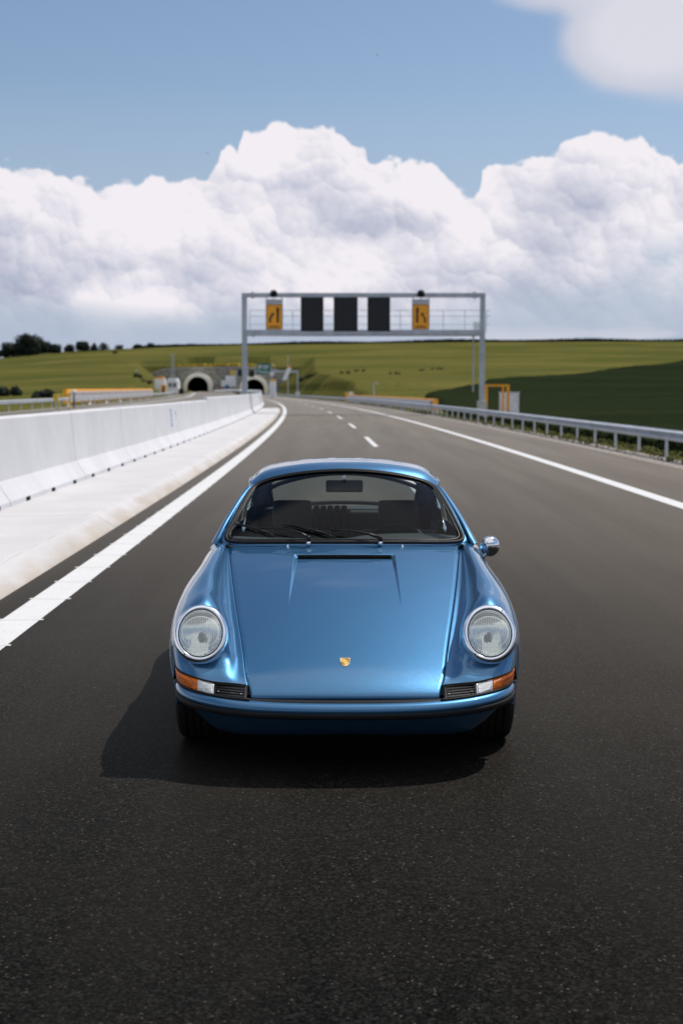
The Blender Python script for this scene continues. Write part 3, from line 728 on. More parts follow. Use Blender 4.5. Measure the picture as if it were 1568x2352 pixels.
# emergency post far right
loc = place(803, 200, 0); t = empty('emergency_box', loc, 'small orange and grey roadside emergency box left of the right orange barrier', 'emergency box')
MB().box(-0.62, -0.10, -0.3, 0.4, 0, 1.35).build('orange_side', 'orange', t)
MB().box(-0.10, 0.42, -0.35, 0.3, 0, 1.45).build('grey_front', 'cabinet', t)
MB().box(0.42, 0.60, -0.3, 0.3, 0, 1.25).build('orange_side', 'orange', t)
MB().box(0.5, 1.1, -0.6, 0.0, -.1, 0.5).build('white_block', 'whitebox', t)
# left side: yellow marker, yellow frame, white round lamp
def polebox(name, px, Y, py0, hw, dep, mat, label, cat, zb=None):
    x = gx(px, Y); z = Zl(Y)-0.3 if zb is None else zb; z1 = gz(py0, Y)
    t = empty(name, (x, Y, z), label, cat)
    MB().tube([(0, 0, 0), (0, 0, z1-z-.05)], 0.04, 8).build('post', 'galv', t)
    MB().box(-hw, hw, -dep, dep, z1-z-hw*2.6, z1-z).build('marker_head', mat, t, bevel=0.02); return t
polebox('yellow_marker', 129, 92, 905, 0.17, 0.1, 'yellow', 'small yellow marker on a post behind the left guardrail', 'marker')
x = gx(147, 100); t = empty('yellow_portal', (x, 100, 0), 'yellow open post frame behind the left guardrail next to the orange barrier', 'frame')
for q in (-0.42, 0.42): MB().box(q-.05, q+.05, -0.05, 0.05, 0, gz(905, 100)).build('leg', 'yellow', t)
MB().box(-0.5, 0.5, -0.06, 0.06, gz(911, 100), gz(905, 100)+.01).build('cross_bar', 'yellow', t)
x = gx(170, 112); t = empty('round_lamp', (x, 112, 0.1), 'white round lamp on black post at the near end of the left orange barrier', 'lamp')
MB().tube([(0, 0, 0), (0, 0, 1.2)], 0.06, 8).build('post', 'black_plastic', t)
MB().lathe([(0.001, 0.1), (0.17, 0.1), (0.2, 0.0), (0.15, -0.12), (0.001, -0.12)], 16, Matrix.Translation((0, 0, 1.38)) @ Matrix.Rotation(math.pi/2, 4, 'X')).build('lamp_head', 'whitebox', t, smooth=True)

# ------------------------------------------------------------------ tunnel portals and their stone wall
TY = 600.0
stw = empty('tunnel_wall', (gx(500, TY), TY, 0), 'grey stone retaining wall with flowers along its top around both tunnel mouths', 'retaining wall')
def inv(o, t): o.matrix_parent_inverse = Matrix.Translation(-Vector(t.location)); return o
def zpix(py): return gz(py, TY)
XL, XR = gx(341, TY), gx(652, TY)
tops = [(gx(341, TY), zpix(862)), (gx(372, TY), zpix(850)), (gx(410, TY), zpix(846)), (gx(560, TY), zpix(844)), (gx(625, TY), zpix(846)), (gx(640, TY), zpix(852)), (gx(652, TY), zpix(862))]
tun = [(gx(456.5, TY), 1.0, 1.15), (gx(584, TY), 0.0, 0.0)]   # centre x, road z
RO, RI = gx(490, TY)-gx(456.5, TY), gx(480.5, TY)-gx(456.5, TY)
def arch(cx, z0, r, n=28):
    hc_ = 2.0 if r else 0
    a0 = -0.35
    return [(cx+r*math.cos(a), z0+hc_+r*math.sin(a)) for a in np.linspace(math.pi-a0, a0, n)]
# wall front made in vertical panels, cut to the arches
def wall_top(x): return float(np.interp(x, [t_[0] for t_ in tops], [t_[1] for t_ in tops]))
cols = np.arange(XL, XR, 0.5); v = []; f = []
for x in cols:
    x1 = x+0.5; xm = x+0.25; zt = wall_top(xm); z0 = -1.0
    for cx, zr, _ in tun:
        if abs(xm-cx) < RO-0.4: z0 = max(z0, zr+2.0+math.sqrt((RO-0.4)**2-(xm-cx)**2)-0.5 if (RO-.4)**2 > (xm-cx)**2 else -1)
    if zt > z0:
        kk = len(v); v += [(x, TY, z0), (x1, TY, z0), (x1, TY, wall_top(x1)), (x, TY, wall_top(x)), (x, TY+1, wall_top(x)), (x1, TY+1, wall_top(x1))]
        f += [(kk, kk+1, kk+2, kk+3), (kk+3, kk+2, kk+5, kk+4)]
inv(mk('stone_face', v, f, 'stone', stw), stw)
mb = MB()
for a, b_ in zip(tops[:-1], tops[1:]):
    mb.add([(a[0], TY-.3, a[1]), (b_[0], TY-.3, b_[1]), (b_[0], TY-.3, b_[1]+.35), (a[0], TY-.3, a[1]+.35), (a[0], TY+.9, a[1]+.35), (b_[0], TY+.9, b_[1]+.35)], [(0,1,2,3), (3,2,5,4)])
inv(mb.build('coping', 'concrete_grey', stw), stw)
for i, (cx, zr, _) in enumerate(tun):
    t = empty('tunnel_portal', (cx, TY, zr), ['left tunnel mouth with pale round concrete collar beside the white line of the far carriageway', 'right tunnel mouth with pale round concrete collar partly behind the gantry post'][i], 'tunnel', 'tunnel mouths in the stone wall')
    n = 30; A = np.linspace(math.pi+0.33, -0.33, n); v = []; f = []
    prof = [(RI, 30.0), (RI, -4.0), (RO, -4.0), (RO, 0.5)]
    for a in A:
        for r, y in prof: v.append((r*math.cos(a), y if y > 0 else y+(0.6 if r == RO else 0), 2.0+r*math.sin(a)))
    for q in range(n-1):
        for j in range(3): f.append((q*4+j, q*4+j+1, (q+1)*4+j+1, (q+1)*4+j))
    ringf = [g for g in range(len(f)) if g % 3 != 0]
    mk('portal_collar', v, [f[g] for g in ringf], 'concrete_ring', t)
    mk('tunnel_lining', v, [f[g] for g in range(len(f)) if g % 3 == 0], 'dark_void', t)
    mk('tunnel_depth', [(-RI*1.05, 18, -3), (RI*1.05, 18, -3), (RI*1.05, 18, 9), (-RI*1.05, 18, 9)], [(0, 1, 2, 3)], 'dark_void', t)
# terracotta strip at the foot of the wall, flower band and scrub above
inv(MB().box(gx(492, TY), gx(552, TY), TY-.5, TY-.05, zpix(899), zpix(893)).build('foot_strip', 'wood', stw), stw)
def scrub(name, region, count, size, mat, label, cat):
    v = []; f = []
    for _ in range(count):
        x, y, z = region(); s = size*random.uniform(.5, 1.3); a = random.uniform(0, 3.14); b2 = random.uniform(-.9, .9)
        u = Vector((math.cos(a), math.sin(a), b2))*s; w = Vector((-math.sin(a)*.5, math.cos(a)*.5, 1))*s
        k_ = len(v); p = Vector((x, y, z)); v += [p-u, p+u*0.6-w*0.5, p+u, p+w]; f.append((k_, k_+1, k_+2, k_+3))
    o = mk(name, v, f, mat); return tag(o, label, cat, kind='stuff')
def reg_flow():
    x = random.uniform(gx(372, TY), gx(646, TY)); return x, TY+random.uniform(.5, 3), wall_top(x)+.4+random.uniform(0, 1.0)*(1 if x > gx(430, TY) else .6)
scrub('flower_band', reg_flow, 2600, 0.45, 'flowers', 'band of yellow flowers along the top of the stone tunnel wall', 'flowers')
def presample(n, fy, fx, fz):
    y = np.array([fy() for _ in range(n)]); x = Rx(y)+np.array([fx() for _ in range(n)]); z = terrain(x, y)+np.array([fz() for _ in range(n)])
    it = iter(zip(x, y, z)); return lambda: next(it)
scrub('verge_weeds', presample(9000, lambda: 28+82*random.random()**1.4, lambda: random.triangular(2.45, 5.2, 2.9), lambda: 0.02+random.uniform(0, .12)), 5000, 0.045, 'scrub', 'low green weeds growing under the right guardrail', 'weeds')
scrub('tall_verge_grass', presample(16000, lambda: 26+70*random.random()**1.3, lambda: random.uniform(4.2, 8.5), lambda: random.uniform(0.0, .35)), 16000, 0.08, 'crop', 'dark tall grass just beyond the right guardrail', 'grass')

# dark crop field on the right
bp = np.array([hit(*p) for p in [(968, 912), (1100, 886), (1250, 868), (1400, 850), (1568, 828)]])
ext = bp[-1]+(bp[-1]-bp[-2])*2
bY = np.concatenate([[-70, 60], bp[:, 1], [ext[1]]]); bX = np.concatenate([[bp[0, 0]-3, bp[0, 0]-3], bp[:, 0], [ext[0]]])
o_ = np.argsort(bY); bY, bX = bY[o_], bX[o_]
Yc = np.concatenate([np.linspace(-60, 120, 90), np.linspace(122, ext[1], 120)]); rows = []
for y in Yc:
    x0 = max(float(Rx(y))+6.2, float(np.interp(y, bY, bX))); x1 = x0+110+max(y, 0)*0.7
    xx = x0+(x1-x0)*np.linspace(0, 1, 50)**1.5
    zz_ = terrain(xx, np.full_like(xx, y))+0.55+0.08*np.sin(xx*7+y)*np.cos(y*3.1+xx*2); zz_[0] -= 0.7; zz_[-1] -= 0.8
    if y <= -59 or y > ext[1]-.01: zz_ -= 0.7
    rows.append(np.stack([xx, np.full_like(xx, y), zz_], 1))
tag(grid('crop_field', np.array(rows), 'crop', smooth=True), kind='structure')
# hedge along the crest
v = []; f = []
hp = np.arange(330, 1900, 0.5); hY = 946+rng.uniform(-3, 3, len(hp)); hX = (hp-784)/F*hY; hZ = terrain(hX, hY)
for px, Yh, x, z in zip(hp, hY, hX, hZ):
    s = random.uniform(0.8, 1.05)*(0.85+0.35*math.sin(px*.02)+.25*sstep(px, 500, 1100))
    for _ in range(3):
        p = Vector((x+random.uniform(-.4, .4), Yh+random.uniform(-2, 2), z-.3+random.uniform(0, 1.4)*s)); a = random.uniform(0, 3.14)
        u = Vector((math.cos(a), math.sin(a)*.3, random.uniform(-.3, .3)))*.7; w = Vector((0, 0, .7)); k_ = len(v)
        v += [p-u-w, p+u-w, p+u+w*.6, p-u+w]; f.append((k_, k_+1, k_+2, k_+3))
tag(mk('crest_hedge', v, f, 'leafdark'), 'dark hedge line along the crest of the hill', 'hedge', kind='stuff')

# ------------------------------------------------------------------ trees and bushes
def leafball(centres, count, size, flat=1.0):
    v = []; f = []
    tot = sum(r**2 for _, r in centres)
    for c_, r in centres:
        for _ in range(int(count*r*r/tot)):
            d = Vector((random.gauss(0, 1), random.gauss(0, 1), random.gauss(0, 1))).normalized()*r*random.uniform(.62, 1.05); d.z *= flat
            p = Vector(c_)+d; n_ = (d.normalized()+Vector((random.uniform(-.6, .6), random.uniform(-.6, .6), random.uniform(-.6, .6)))).normalized()
            u = n_.cross(Vector((0, 0, 1)))
            if u.length < .1: u = Vector((1, 0, 0))
            u.normalize(); w = n_.cross(u); s = size*random.uniform(.5, 1.3); k_ = len(v)
            v += [p-u*s, p-w*s*.7, p+u*s, p+w*s]; f.append((k_, k_+1, k_+2, k_+3))
    return v, f
def tree(name, loc, h, w, label, cat, kind, mat, group, n=1500):
    t = empty(name, loc, label, cat, group)
    MB().tube([(0, 0, -.5), (0.05*h*.1, 0, h*.3), (0, 0, h*.55)], [h*.03, h*.02, h*.01], 8).build('trunk', 'bark', t)
    if kind == 'round':
        cs = [((random.uniform(-.55, .55)*w*.5, random.uniform(-.5, .5)*w*.5, h*random.uniform(.18, .70)), min(w*random.uniform(.16, .28), h*.32)) for _ in range(16)]+[((0, 0, h*.66), h*.34), ((w*.2, 0, h*.3), h*.3), ((-w*.2, 0, h*.3), h*.3)]
        br = MB()
        for c_, r in cs[:6]: br.tube([(0, 0, h*.3), c_], [h*.015, h*.006], 5)
        br.build('limbs', 'bark', t)
    elif kind == 'cone':
        cs = [((random.uniform(-.06, .06)*w, 0, h*(.12+.84*q/8)), w*.5*(1-.86*q/8)) for q in range(9)]
    else: cs = [((random.uniform(-.5, .5)*w*.6, random.uniform(-.3, .3)*w, h*random.uniform(.25, .6)), h*random.uniform(.28, .42)) for _ in range(6)]
    vv, ff = leafball(cs, int(n*1.8), max(.16, h*.045)); mk('crown', vv, ff, mat, t); return t
TG = 'trees along the left crest'
TL = [(-14, 838, 800, 9, 19, 'round', 'dark round tree cut by the left edge of the picture on the crest'),
      (30, 822, 785, 9.5, 17, 'round', 'broad low dark tree at the left foot of the tallest tree on the crest'),
      (68, 818, 767, 13.5, 22, 'round', 'tallest and broadest dark tree on the left crest'),
      (102, 812, 781, 9.0, 15, 'round', 'dark rounded tree leaning on the right side of the tallest tree'),
      (131, 808, 788, 5.6, 11, 'round', 'smaller rounded dark tree just right of the tall clump'),
      (164, 808, 789, 5.4, 10, 'round', 'low dark bushy tree after the gap in the tree line'),
      (194, 806, 782, 7.0, 13, 'round', 'peaked dark tree in the middle of the tree line'),
      (220, 804, 786, 5.6, 6, 'cone', 'narrow dark conifer in the tree line'),
      (241, 803, 787, 5.2, 9, 'cone', 'short dark conifer at the right end of the close tree line'),
      (276, 802, 790, 3.2, 8, 'round', 'small lone dark tree on the crest right of the close tree line'),
      (318, 800, 789, 3.4, 11, 'round', 'low dark shrubby tree on the crest, second last to the right'),
      (349, 799, 786, 4.2, 6, 'round', 'last small dark tree at the right end of the crest row')]
for i, (px, pyb, pyt, h, w, kd, lb) in enumerate(TL):
    Yh = 925+random.uniform(-8, 12); x = (px-784)/F*Yh; z = float(terrain(x, Yh)); top = gz(pyt, Yh); hh = max(2.5, top-z)
    tree('conifer' if kd == 'cone' else 'broadleaf_tree', (x, Yh, z-.3), hh*1.04, w, lb, 'tree', kd, 'leafdark', TG, 2600 if w > 9 else 1300)
BL = [(20, 910, 7, 4.2, 'leafdark', 'dark round bush behind the left guardrail at the edge of the picture', 40),
      (105, 914, 6.5, 2.6, 'leafdark', 'low dark bush behind the yellow marker on the left', 50),
      (178, 915, 5, 2.2, 'leafdark', 'low dark bush behind the yellow frame on the left', 40),
      (338, 880, 6, 2.6, 'earth', 'rusty brown bush high on the bank left of the tunnel', 30),
      (318, 866, 4, 2.2, 'leafmid', 'dark bush at the top of the bank left of the tunnel', 20),
      (262, 812, 3, 1.6, 'leafmid', 'tiny shrub alone on the upper left meadow', 10),
      (694, 876, 5, 2.6, 'leafmid', 'dark bush on the bank right of the far gantry', 20),
      (716, 868, 6, 3.0, 'scrub', 'green bush on the slope right of the far gantry', 20),
      (790, 858, 6, 1.7, 'scrub', 'low green bush on the meadow under the message signs', 20),
      (824, 853, 7, 1.5, 'scrub', 'long low bush on the meadow right of centre', 20),
      (903, 859, 9, 1.3, 'leafmid', 'dark low bush on the meadow under the right orange sign', 20),
      (1005, 848, 7, 1.2, 'scrub', 'faint low bush on the meadow left of the gantry post', 20),
      (967, 852, 3, 1.2, 'leafmid', 'small bush near the edge of the dark crop left of the gantry post', 20)]
for px, py, w, h, mt, lb, _ in BL:
    p = hit(px, py); sc_ = p[1]/600
    tree('bush', (p[0], p[1], p[2]-.2), h*sc_ if p[1] > 300 else h*.45, w*sc_*1.2 if p[1] > 300 else w*.6, lb, 'bush', 'bush', mt, 'bushes on the hillside', 700)

# ------------------------------------------------------------------ things in front of the tunnels
FY = 350.0
def X(px, Y=FY): return gx(px, Y)
def Z(py, Y=FY): return gz(py, Y)
t = empty('far_gantry', (X(613), FY, 0), 'small grey steel gantry in front of the right tunnel carrying a green sign', 'gantry')
t.location = (X(613), FY, 0); o0 = X(613)
for px in (542.5, 683.5): MB().box(X(px)-o0-.16, X(px)-o0+.16, -.16, .16, 0, Z(851)).build('gantry_post', 'gantry', t)
MB().box(X(542)-o0, X(684)-o0, -.25, .25, Z(856), Z(850.5)).build('top_beam', 'gantry', t)
MB().box(X(683.5)-o0-.5, X(683.5)-o0+.5, -.5, .4, 0, 1.3).build('white_base', 'whitebox', t)
def flat_sign(name, pxa, pxb, pya, pyb, Y, mat, label, cat, group=None, pole=True, extra=None):
    xa, xb, z0, z1 = gx(pxa, Y), gx(pxb, Y), gz(pyb, Y), gz(pya, Y); xc = (xa+xb)/2
    t = empty(name, (xc, Y, z0), label, cat, group)
    MB().box(xa-xc, xb-xc, -.06, .06, 0, z1-z0).build('sign_panel', mat, t)
    MB().box(xa-xc+.1, xb-xc-.1, .06, .12, .1, z1-z0-.1).build('back_frame', 'galv', t)
    if pole: MB().tube([(0, .1, -z0), (0, .1, z1-z0-.1)], .07, 6).build('post', 'galv', t)
    if extra: extra(t, xa-xc, xb-xc, z1-z0)
    return t
def green_marks(t, a, b_, h):
    w = b_-a
    for (x0, x1, q0, q1) in ((.12, .18, .25, .85), (.18, .34, .72, .85), (.30, .36, .5, .85), (.45, .9, .70, .8), (.45, .8, .5, .58), (.2, .88, .16, .24)):
        MB().box(a+w*x0, a+w*x1, -.09, -.061, h*q0, h*q1).build('white_mark', 'white_sign', t)
flat_sign('direction_sign', 590, 621, 835, 859.5, FY-.4, 'green_sign', 'green direction sign with faint white marks on the far gantry', 'road sign', None, False, green_marks)
flat_sign('signal_panel', 546.5, 556, 849, 864, FY-.4, 'screen', 'small black signal panel on the far gantry just left of the near gantry post', 'electronic sign', 'black panels on the far gantry', False)
flat_sign('signal_panel', 572, 584, 850, 866, FY-.4, 'screen', 'small black signal panel on the far gantry beside the green sign', 'electronic sign', 'black panels on the far gantry', False)
flat_sign('yellow_sign', 529, 540, 850, 862, FY+20, 'yellow', 'small yellow square sign left of the far gantry', 'road sign')
flat_sign('white_board', 518, 540, 863, 874, 520, 'white_sign', 'upper small white board between the two tunnel mouths', 'board', 'white boards between the tunnels')
t = flat_sign('white_board', 508, 544, 873.5, 887.5, 515, 'white_sign', 'wide white board between the two tunnel mouths', 'board', 'white boards between the tunnels')
flat_sign('blue_sign', 518, 526, 884, 893, 505, 'blue_sign', 'small blue sign under the wide white board', 'road sign', 'small blue signs near the tunnels')
flat_sign('blue_sign', 634, 641, 891, 898, 420, 'blue_sign', 'small blue sign right of the right tunnel mouth', 'road sign', 'small blue signs near the tunnels')
def round_top(t, a, b_, h): MB().lathe([(0.001, -.1), (.55, -.1), (.55, .05), (.001, .05)], 18, Matrix.Translation((0, -.1, h/2)) @ Matrix.Rotation(math.pi/2, 4, 'X')).build('disc', 'white_sign', t)
flat_sign('round_sign', 623, 626, 856, 862, FY-1, 'white_sign', 'white round sign disc right of the green sign', 'road sign', None, True, round_top)
# leaning white banner panel with orange cap
Yb_ = 330; xa = gx(660, Yb_); t = empty('leaning_panel', (xa, Yb_, 0), 'white leaning panel with orange cap on a grey pole right of the far gantry sign', 'panel')
p4 = [(-1.25, gz(872.5, Yb_)), (-.25, gz(873.5, Yb_)), (1.0, gz(846, Yb_)), (0.1, gz(842, Yb_))]
MB().prism(p4, -.15, .15).build('white_panel', 'white_sign', t)
MB().prism([(0.0, gz(844, Yb_)), (.9, gz(846, Yb_)), (.7, gz(841, Yb_)), (.25, gz(839.5, Yb_))], -.18, .18).build('orange_cap', 'orange', t)
MB().tube([(0.1, .3, 0), (0.1, .3, gz(815, Yb_))], [.12, .06], 8).build('pole', 'galv', t)
# cabinets beside the tunnels
def cab(px0, px1, py0, Y, label, side):
    xa, xb = gx(px0, Y), gx(px1, Y); xc = (xa+xb)/2; z0 = 0.0 if side > 0 else Zl(Y); t = empty('roadside_booth', (xc, Y, z0), label, 'booth', 'white booths with orange tops')
    h = gz(py0, Y)-z0; w = (xb-xa)/2
    MB().box(-w, w, -1, 1, 0, h-.5).build('booth_body', 'white_sign', t, bevel=.05)
    MB().prism([(-w*.8, h-.5), (w*.8, h-.5), (w*.6, h), (-w*.6, h)], -.9, .9).build('orange_roof', 'orange', t)
    return t, w, h
cab(619, 633, 871, 330, 'white booth with orange top right of the right tunnel mouth', 1)
t, w, h = cab(357, 381, 865.5, 330, 'white booth with orange top and side locker left of the left tunnel mouth', -1)
MB().box(w*.35, w*1.15, -1.6, -1.05, 0, h*.55).build('orange_locker', 'orange', t); MB().box(w*.6, w*.9, -1.68, -1.58, h*.1, h*.45).build('locker_opening', 'dark_void', t)
Yv = 340; xa = gx(399, Yv); t = empty('container_cabin', (xa, Yv, Zl(Yv)), 'grey white service cabin left of the left tunnel mouth', 'cabin')
hv = gz(869, Yv)-Zl(Yv)
MB().box(-1.5, 1.3, -1.5, 2.5, .2, hv*.85).build('cabin_body', 'whitebox', t, bevel=.08); MB().box(-1.2, 1.0, -1.3, 2.2, hv*.85, hv).build('cabin_roof', 'cabinet', t, bevel=.1)
for q in (-1.0, 0.0): MB().box(q, q+.75, -1.53, -1.49, hv*.45, hv*.72).build('window', 'screen', t)
MB().box(1.3, 2.4, -1.0, 1.0, 0, hv*.35).build('dark_unit', 'black_plastic', t)
for (px, pyt, Y, lb) in ((395, 813, 330, 'tall grey lattice lamp mast left of the left tunnel'), (624, 836, 340, 'thin grey lamp pole behind the green sign'), (313, 850, 360, 'thin grey pole on the bank left of the stone wall'), (858, 880, 160, 'short grey pole behind the right orange barrier')):
    x = gx(px, Y); z0 = 0.0; t = empty('lamp_mast', (x, Y, z0), lb, 'mast', 'grey masts near the tunnels'); zt = gz(pyt, Y)-z0
    wb = .45 if px == 395 else .08
    for sx in ((-1, 1) if px == 395 else (0,)): MB().tube([(sx*wb, 0, 0), (sx*wb*.4+(.35 if px == 395 else 0), 0, zt)], .07, 6).build('mast_leg', 'galv', t)
    if px == 395:
        br = MB()
        for q in range(9): br.tube([(-wb*(1-q*.06)+q*.035, 0, zt*q/9), (wb*(1-(q+1)*.06)+q*.035, 0, zt*(q+1)/9)], .03, 4)
        br.build('bracing', 'galv', t)
    MB().box(-.05, .55, -.15, .15, zt-.12, zt+.05).build('lamp_head', 'galv', t)
# crash-barrier blocks showing above the wall before the left tunnel
g = empty('median_rail', (0, 0, 0), 'grey white crash barrier rail crossing between the carriageways before the tunnels', 'barrier')
mb = MB(); mb.tube([(gx(px, 420), 420, gz(py, 420)) for px, py in ((492, 899), (520, 897), (545, 897), (575, 898), (600, 899))], .35, 6); mb.build('rail_beam', 'cabinet', g)
for px in (495, 515, 535, 556, 580, 598): MB().box(gx(px, 420)-.12, gx(px, 420)+.12, 419.9, 420.2, -.2, gz(900, 420)).build('rail_post', 'galv', g)
# two birds high in the sky
for (px, py, lb) in ((866, 126, 'tiny dark bird high in the blue sky right of centre'), (477, 351, 'tiny dark bird in the blue just above the clouds left of centre')):
    d = ray(px, py); p = np.array([0, 0, CH])+d*90
    v = [(-.16, 0, .03), (-.05, .03, .0), (0, .10, 0), (.05, .03, 0), (.16, 0, .03), (.05, -.03, 0), (0, -.1, -.01), (-.05, -.03, 0), (0, 0, .03), (0, 0, -.03)]
    f = [(0,1,7), (4,5,3), (1,2,8), (2,3,8), (3,5,8), (5,6,8), (6,7,8), (7,1,8), (2,1,9), (3,2,9), (5,3,9), (6,5,9), (7,6,9), (1,7,9)]
    o = mk('bird', v, f, 'black_rubber'); o.location = p; tag(o, lb, 'bird')

# ------------------------------------------------------------------ the car
car = empty('parked_car', (0.0155, 6.55, 0), 'blue metallic vintage coupe with round headlights parked facing the camera on the lane', 'car')
OFF = Vector((0, -6.55, 0))         # car parts are modelled in world depth, then shifted to the car's origin
def cm(o):
    if o.parent is car: o.location = OFF
    return o
def mirror_pts(P): Q = P.copy(); Q[..., 0] *= -1; return Q

# --- lid (bonnet) as a swept profile ---------------------------------------
HP = np.array([(5.905, .312), (5.880, .322), (5.876, .338), (5.893, .362), (5.945, .398), (6.05, .450), (6.20, .513), (6.45, .608), (6.75, .708), (7.00, .777), (7.13, .806), (7.235, .828)])
hs = chord(HP); HL = hs[-1]
def hprof(s): return spline(hs, HP, np.atleast_1d(s))
es = np.interp([5.88, 5.945, 6.05, 6.2, 6.45, 6.75, 7.0, 7.235], HP[2:, 0], hs[2:])
ex = [.398, .418, .436, .458, .498, .541, .572, .600]
def edgeX(s): return spline(np.concatenate([[0], es]), np.concatenate([[.396], ex]), np.atleast_1d(s)).reshape(-1)
def hoodpt(x, s):
    p = hprof(s); s = np.atleast_1d(s); x = np.asarray(x)
    k = np.clip((s-hs[2])/(HL-hs[2]), 0, 1)
    return p[:, 0]+(.23+.15*k)*x*x, p[:, 1]-(.048+.010*k)*x*x
S0 = float(np.interp(6.50, HP[2:, 0], hs[2:])); S1 = float(np.interp(7.105, HP[2:, 0], hs[2:]))
def recess(x, s):
    if s < S0 or s > S1: return 0.0
    t = (s-S0)/(S1-S0); wall = .020*t+.003; xo = .262-.006*t
    a = np.clip((xo-abs(x))/wall, 0, 1)
    return -0.016*t**1.3*(a*a*(3-2*a))
xin = np.unique(np.concatenate([np.linspace(0, .22, 12), np.linspace(.22, .27, 30)]))
sg = np.unique(np.concatenate([np.linspace(0, hs[5], 40), np.linspace(hs[5], S1-.0005, 110), [S1-.0004, S1+.0012], np.linspace(S1+.004, HL, 18)]))
rows = []
for s in sg:
    eX = edgeX(s)[0]-.0035
    if eX < .27: eX = .27
    xo = np.linspace(.27, eX, 14)[1:]; xs_ = np.concatenate([xin, xo]); yy, zz = hoodpt(xs_, np.full(len(xs_), s))
    zz = zz+np.array([recess(x, s) for x in xs_])
    q = np.stack([xs_, yy, zz], 1)
    # rolled edge
    e1 = q[-1]+np.array([.0022, 0, -.0028]); e2 = q[-1]+np.array([.0025, 0, -.022])
    q = np.concatenate([q, [e1, e2]]); rows.append(q)
A = np.array(rows); full = np.concatenate([mirror_pts(A[:, :0:-1]), A], 1)
lid = cm(grid('bonnet', full, 'paint', car))
def hood_at(x, Y):
    ss = np.linspace(hs[2], HL, 500); yy, zz = hoodpt(np.full(500, x), ss); return float(np.interp(Y, yy, zz))
# vent slot at the back of the recess
slot = []
for x in np.linspace(-.236, .236, 24):
    y, z = hoodpt(np.array([x]), np.array([S1])); slot.append((x, float(y[0]), float(z[0])))
mb = MB()
for (a, b) in zip(slot[:-1], slot[1:]):
    mb.add([(a[0], a[1]-.010, a[2]-.0165), (b[0], b[1]-.010, b[2]-.0165), (b[0], b[1]-.001, b[2]-.003), (a[0], a[1]-.001, a[2]-.003), (a[0], a[1]-.030, a[2]-.0180), (b[0], b[1]-.030, b[2]-.0180)], [(0,1,2,3), (4,5,1,0)])
sv_ = cm(mk('vent_slot', mb.v, mb.f, 'dark_void', car))
mb = MB()
for x in np.linspace(-.23, .23, 58):
    y, z = hoodpt(np.array([x]), np.array([S1])); mb.box(x-.0012, x+.0012, y[0]-.026, y[0]-.004, z[0]-.016, z[0]-.006)
g_ = mb.build('vent_mesh', 'black_plastic', sv_); g_['kind'] = 'stuff'

# --- wings and flanks -------------------------------------------------------
ga = []
for i_, Ya in enumerate((5.945, 5.995, 6.085, 6.175, 6.275, 6.40, 6.60, 6.85, 7.10, 7.355)):
    ss = np.linspace(hs[2], HL, 900); X_ = edgeX(ss); yy, zz = hoodpt(X_, ss)
    if i_ < 5: Ya = float(np.interp((.373, .400, .438, .478, .520)[i_], zz, yy))
    ga.append((float(np.interp(Ya, yy, X_))+.0035, Ya, float(np.interp(Ya, yy, zz))))
a_ = ga
def lft(i, dx, dz): return (a_[i][0]+dx, a_[i][1]+.003, a_[i][2]+dz)
colsF = {
 'a': a_,
 'b': [lft(i, dx, dz) for i, (dx, dz) in enumerate([(.030,.003),(.030,.0),(.024,-.003),(.018,-.005),(.018,-.006),(.022,-.006),(.024,-.004),(.022,.0),(.016,.0),(.008,.0)])],
 'c': [(.500,5.968,.380),(.502,6.00,.410),(.498,6.065,.444),(.497,6.125,.490),(.506,6.23,.545),(.533,6.385,.595),(.560,6.60,.655),(.586,6.85,.733),(.605,7.10,.792),(.618,7.36,.823)],
 'd': [(.565,5.976,.385),(.566,6.01,.418),(.560,6.062,.452),(.528,6.118,.570),(.545,6.215,.640),(.564,6.36,.676),(.588,6.60,.724),(.607,6.85,.770),(.619,7.10,.803),(.627,7.36,.825)],
 'e': [(.628,5.996,.396),(.628,6.022,.428),(.626,6.062,.455),(.624,6.118,.590),(.623,6.190,.686),(.626,6.35,.722),(.635,6.60,.760),(.638,6.85,.788),(.640,7.10,.809),(.640,7.36,.822)],
 'f': [(.688,6.040,.406),(.688,6.060,.438),(.686,6.085,.468),(.700,6.125,.585),(.698,6.205,.652),(.703,6.36,.692),(.707,6.60,.727),(.705,6.85,.752),(.697,7.10,.775),(.685,7.36,.800)],
 'g': [(.728,6.095,.416),(.731,6.108,.448),(.735,6.125,.483),(.744,6.155,.545),(.749,6.225,.592),(.760,6.38,.630),(.770,6.60,.652),(.768,6.85,.676),(.748,7.10,.708),(.735,7.36,.738)],
 'h': [(.747,6.170,.424),(.752,6.182,.445),(.758,6.195,.467),(.768,6.215,.490),(.778,6.275,.510),(.792,6.42,.525),(.802,6.60,.535),(.801,6.85,.548),(.796,7.10,.562),(.790,7.36,.580)],
 'k': [(.752,6.215,.345),(.757,6.225,.355),(.762,6.235,.362),(.770,6.250,.368),(.780,6.305,.372),(.792,6.44,.376),(.798,6.60,.380),(.798,6.85,.382),(.782,7.10,.385),(.780,7.36,.388)],
 'm': [(.748,6.235,.235),(.750,6.245,.230),(.752,6.255,.225),(.755,6.270,.220),(.760,6.32,.21),(.765,6.45,.20),(.768,6.60,.19),(.768,6.85,.18),(.766,7.10,.18),(.765,7.36,.18)],
}
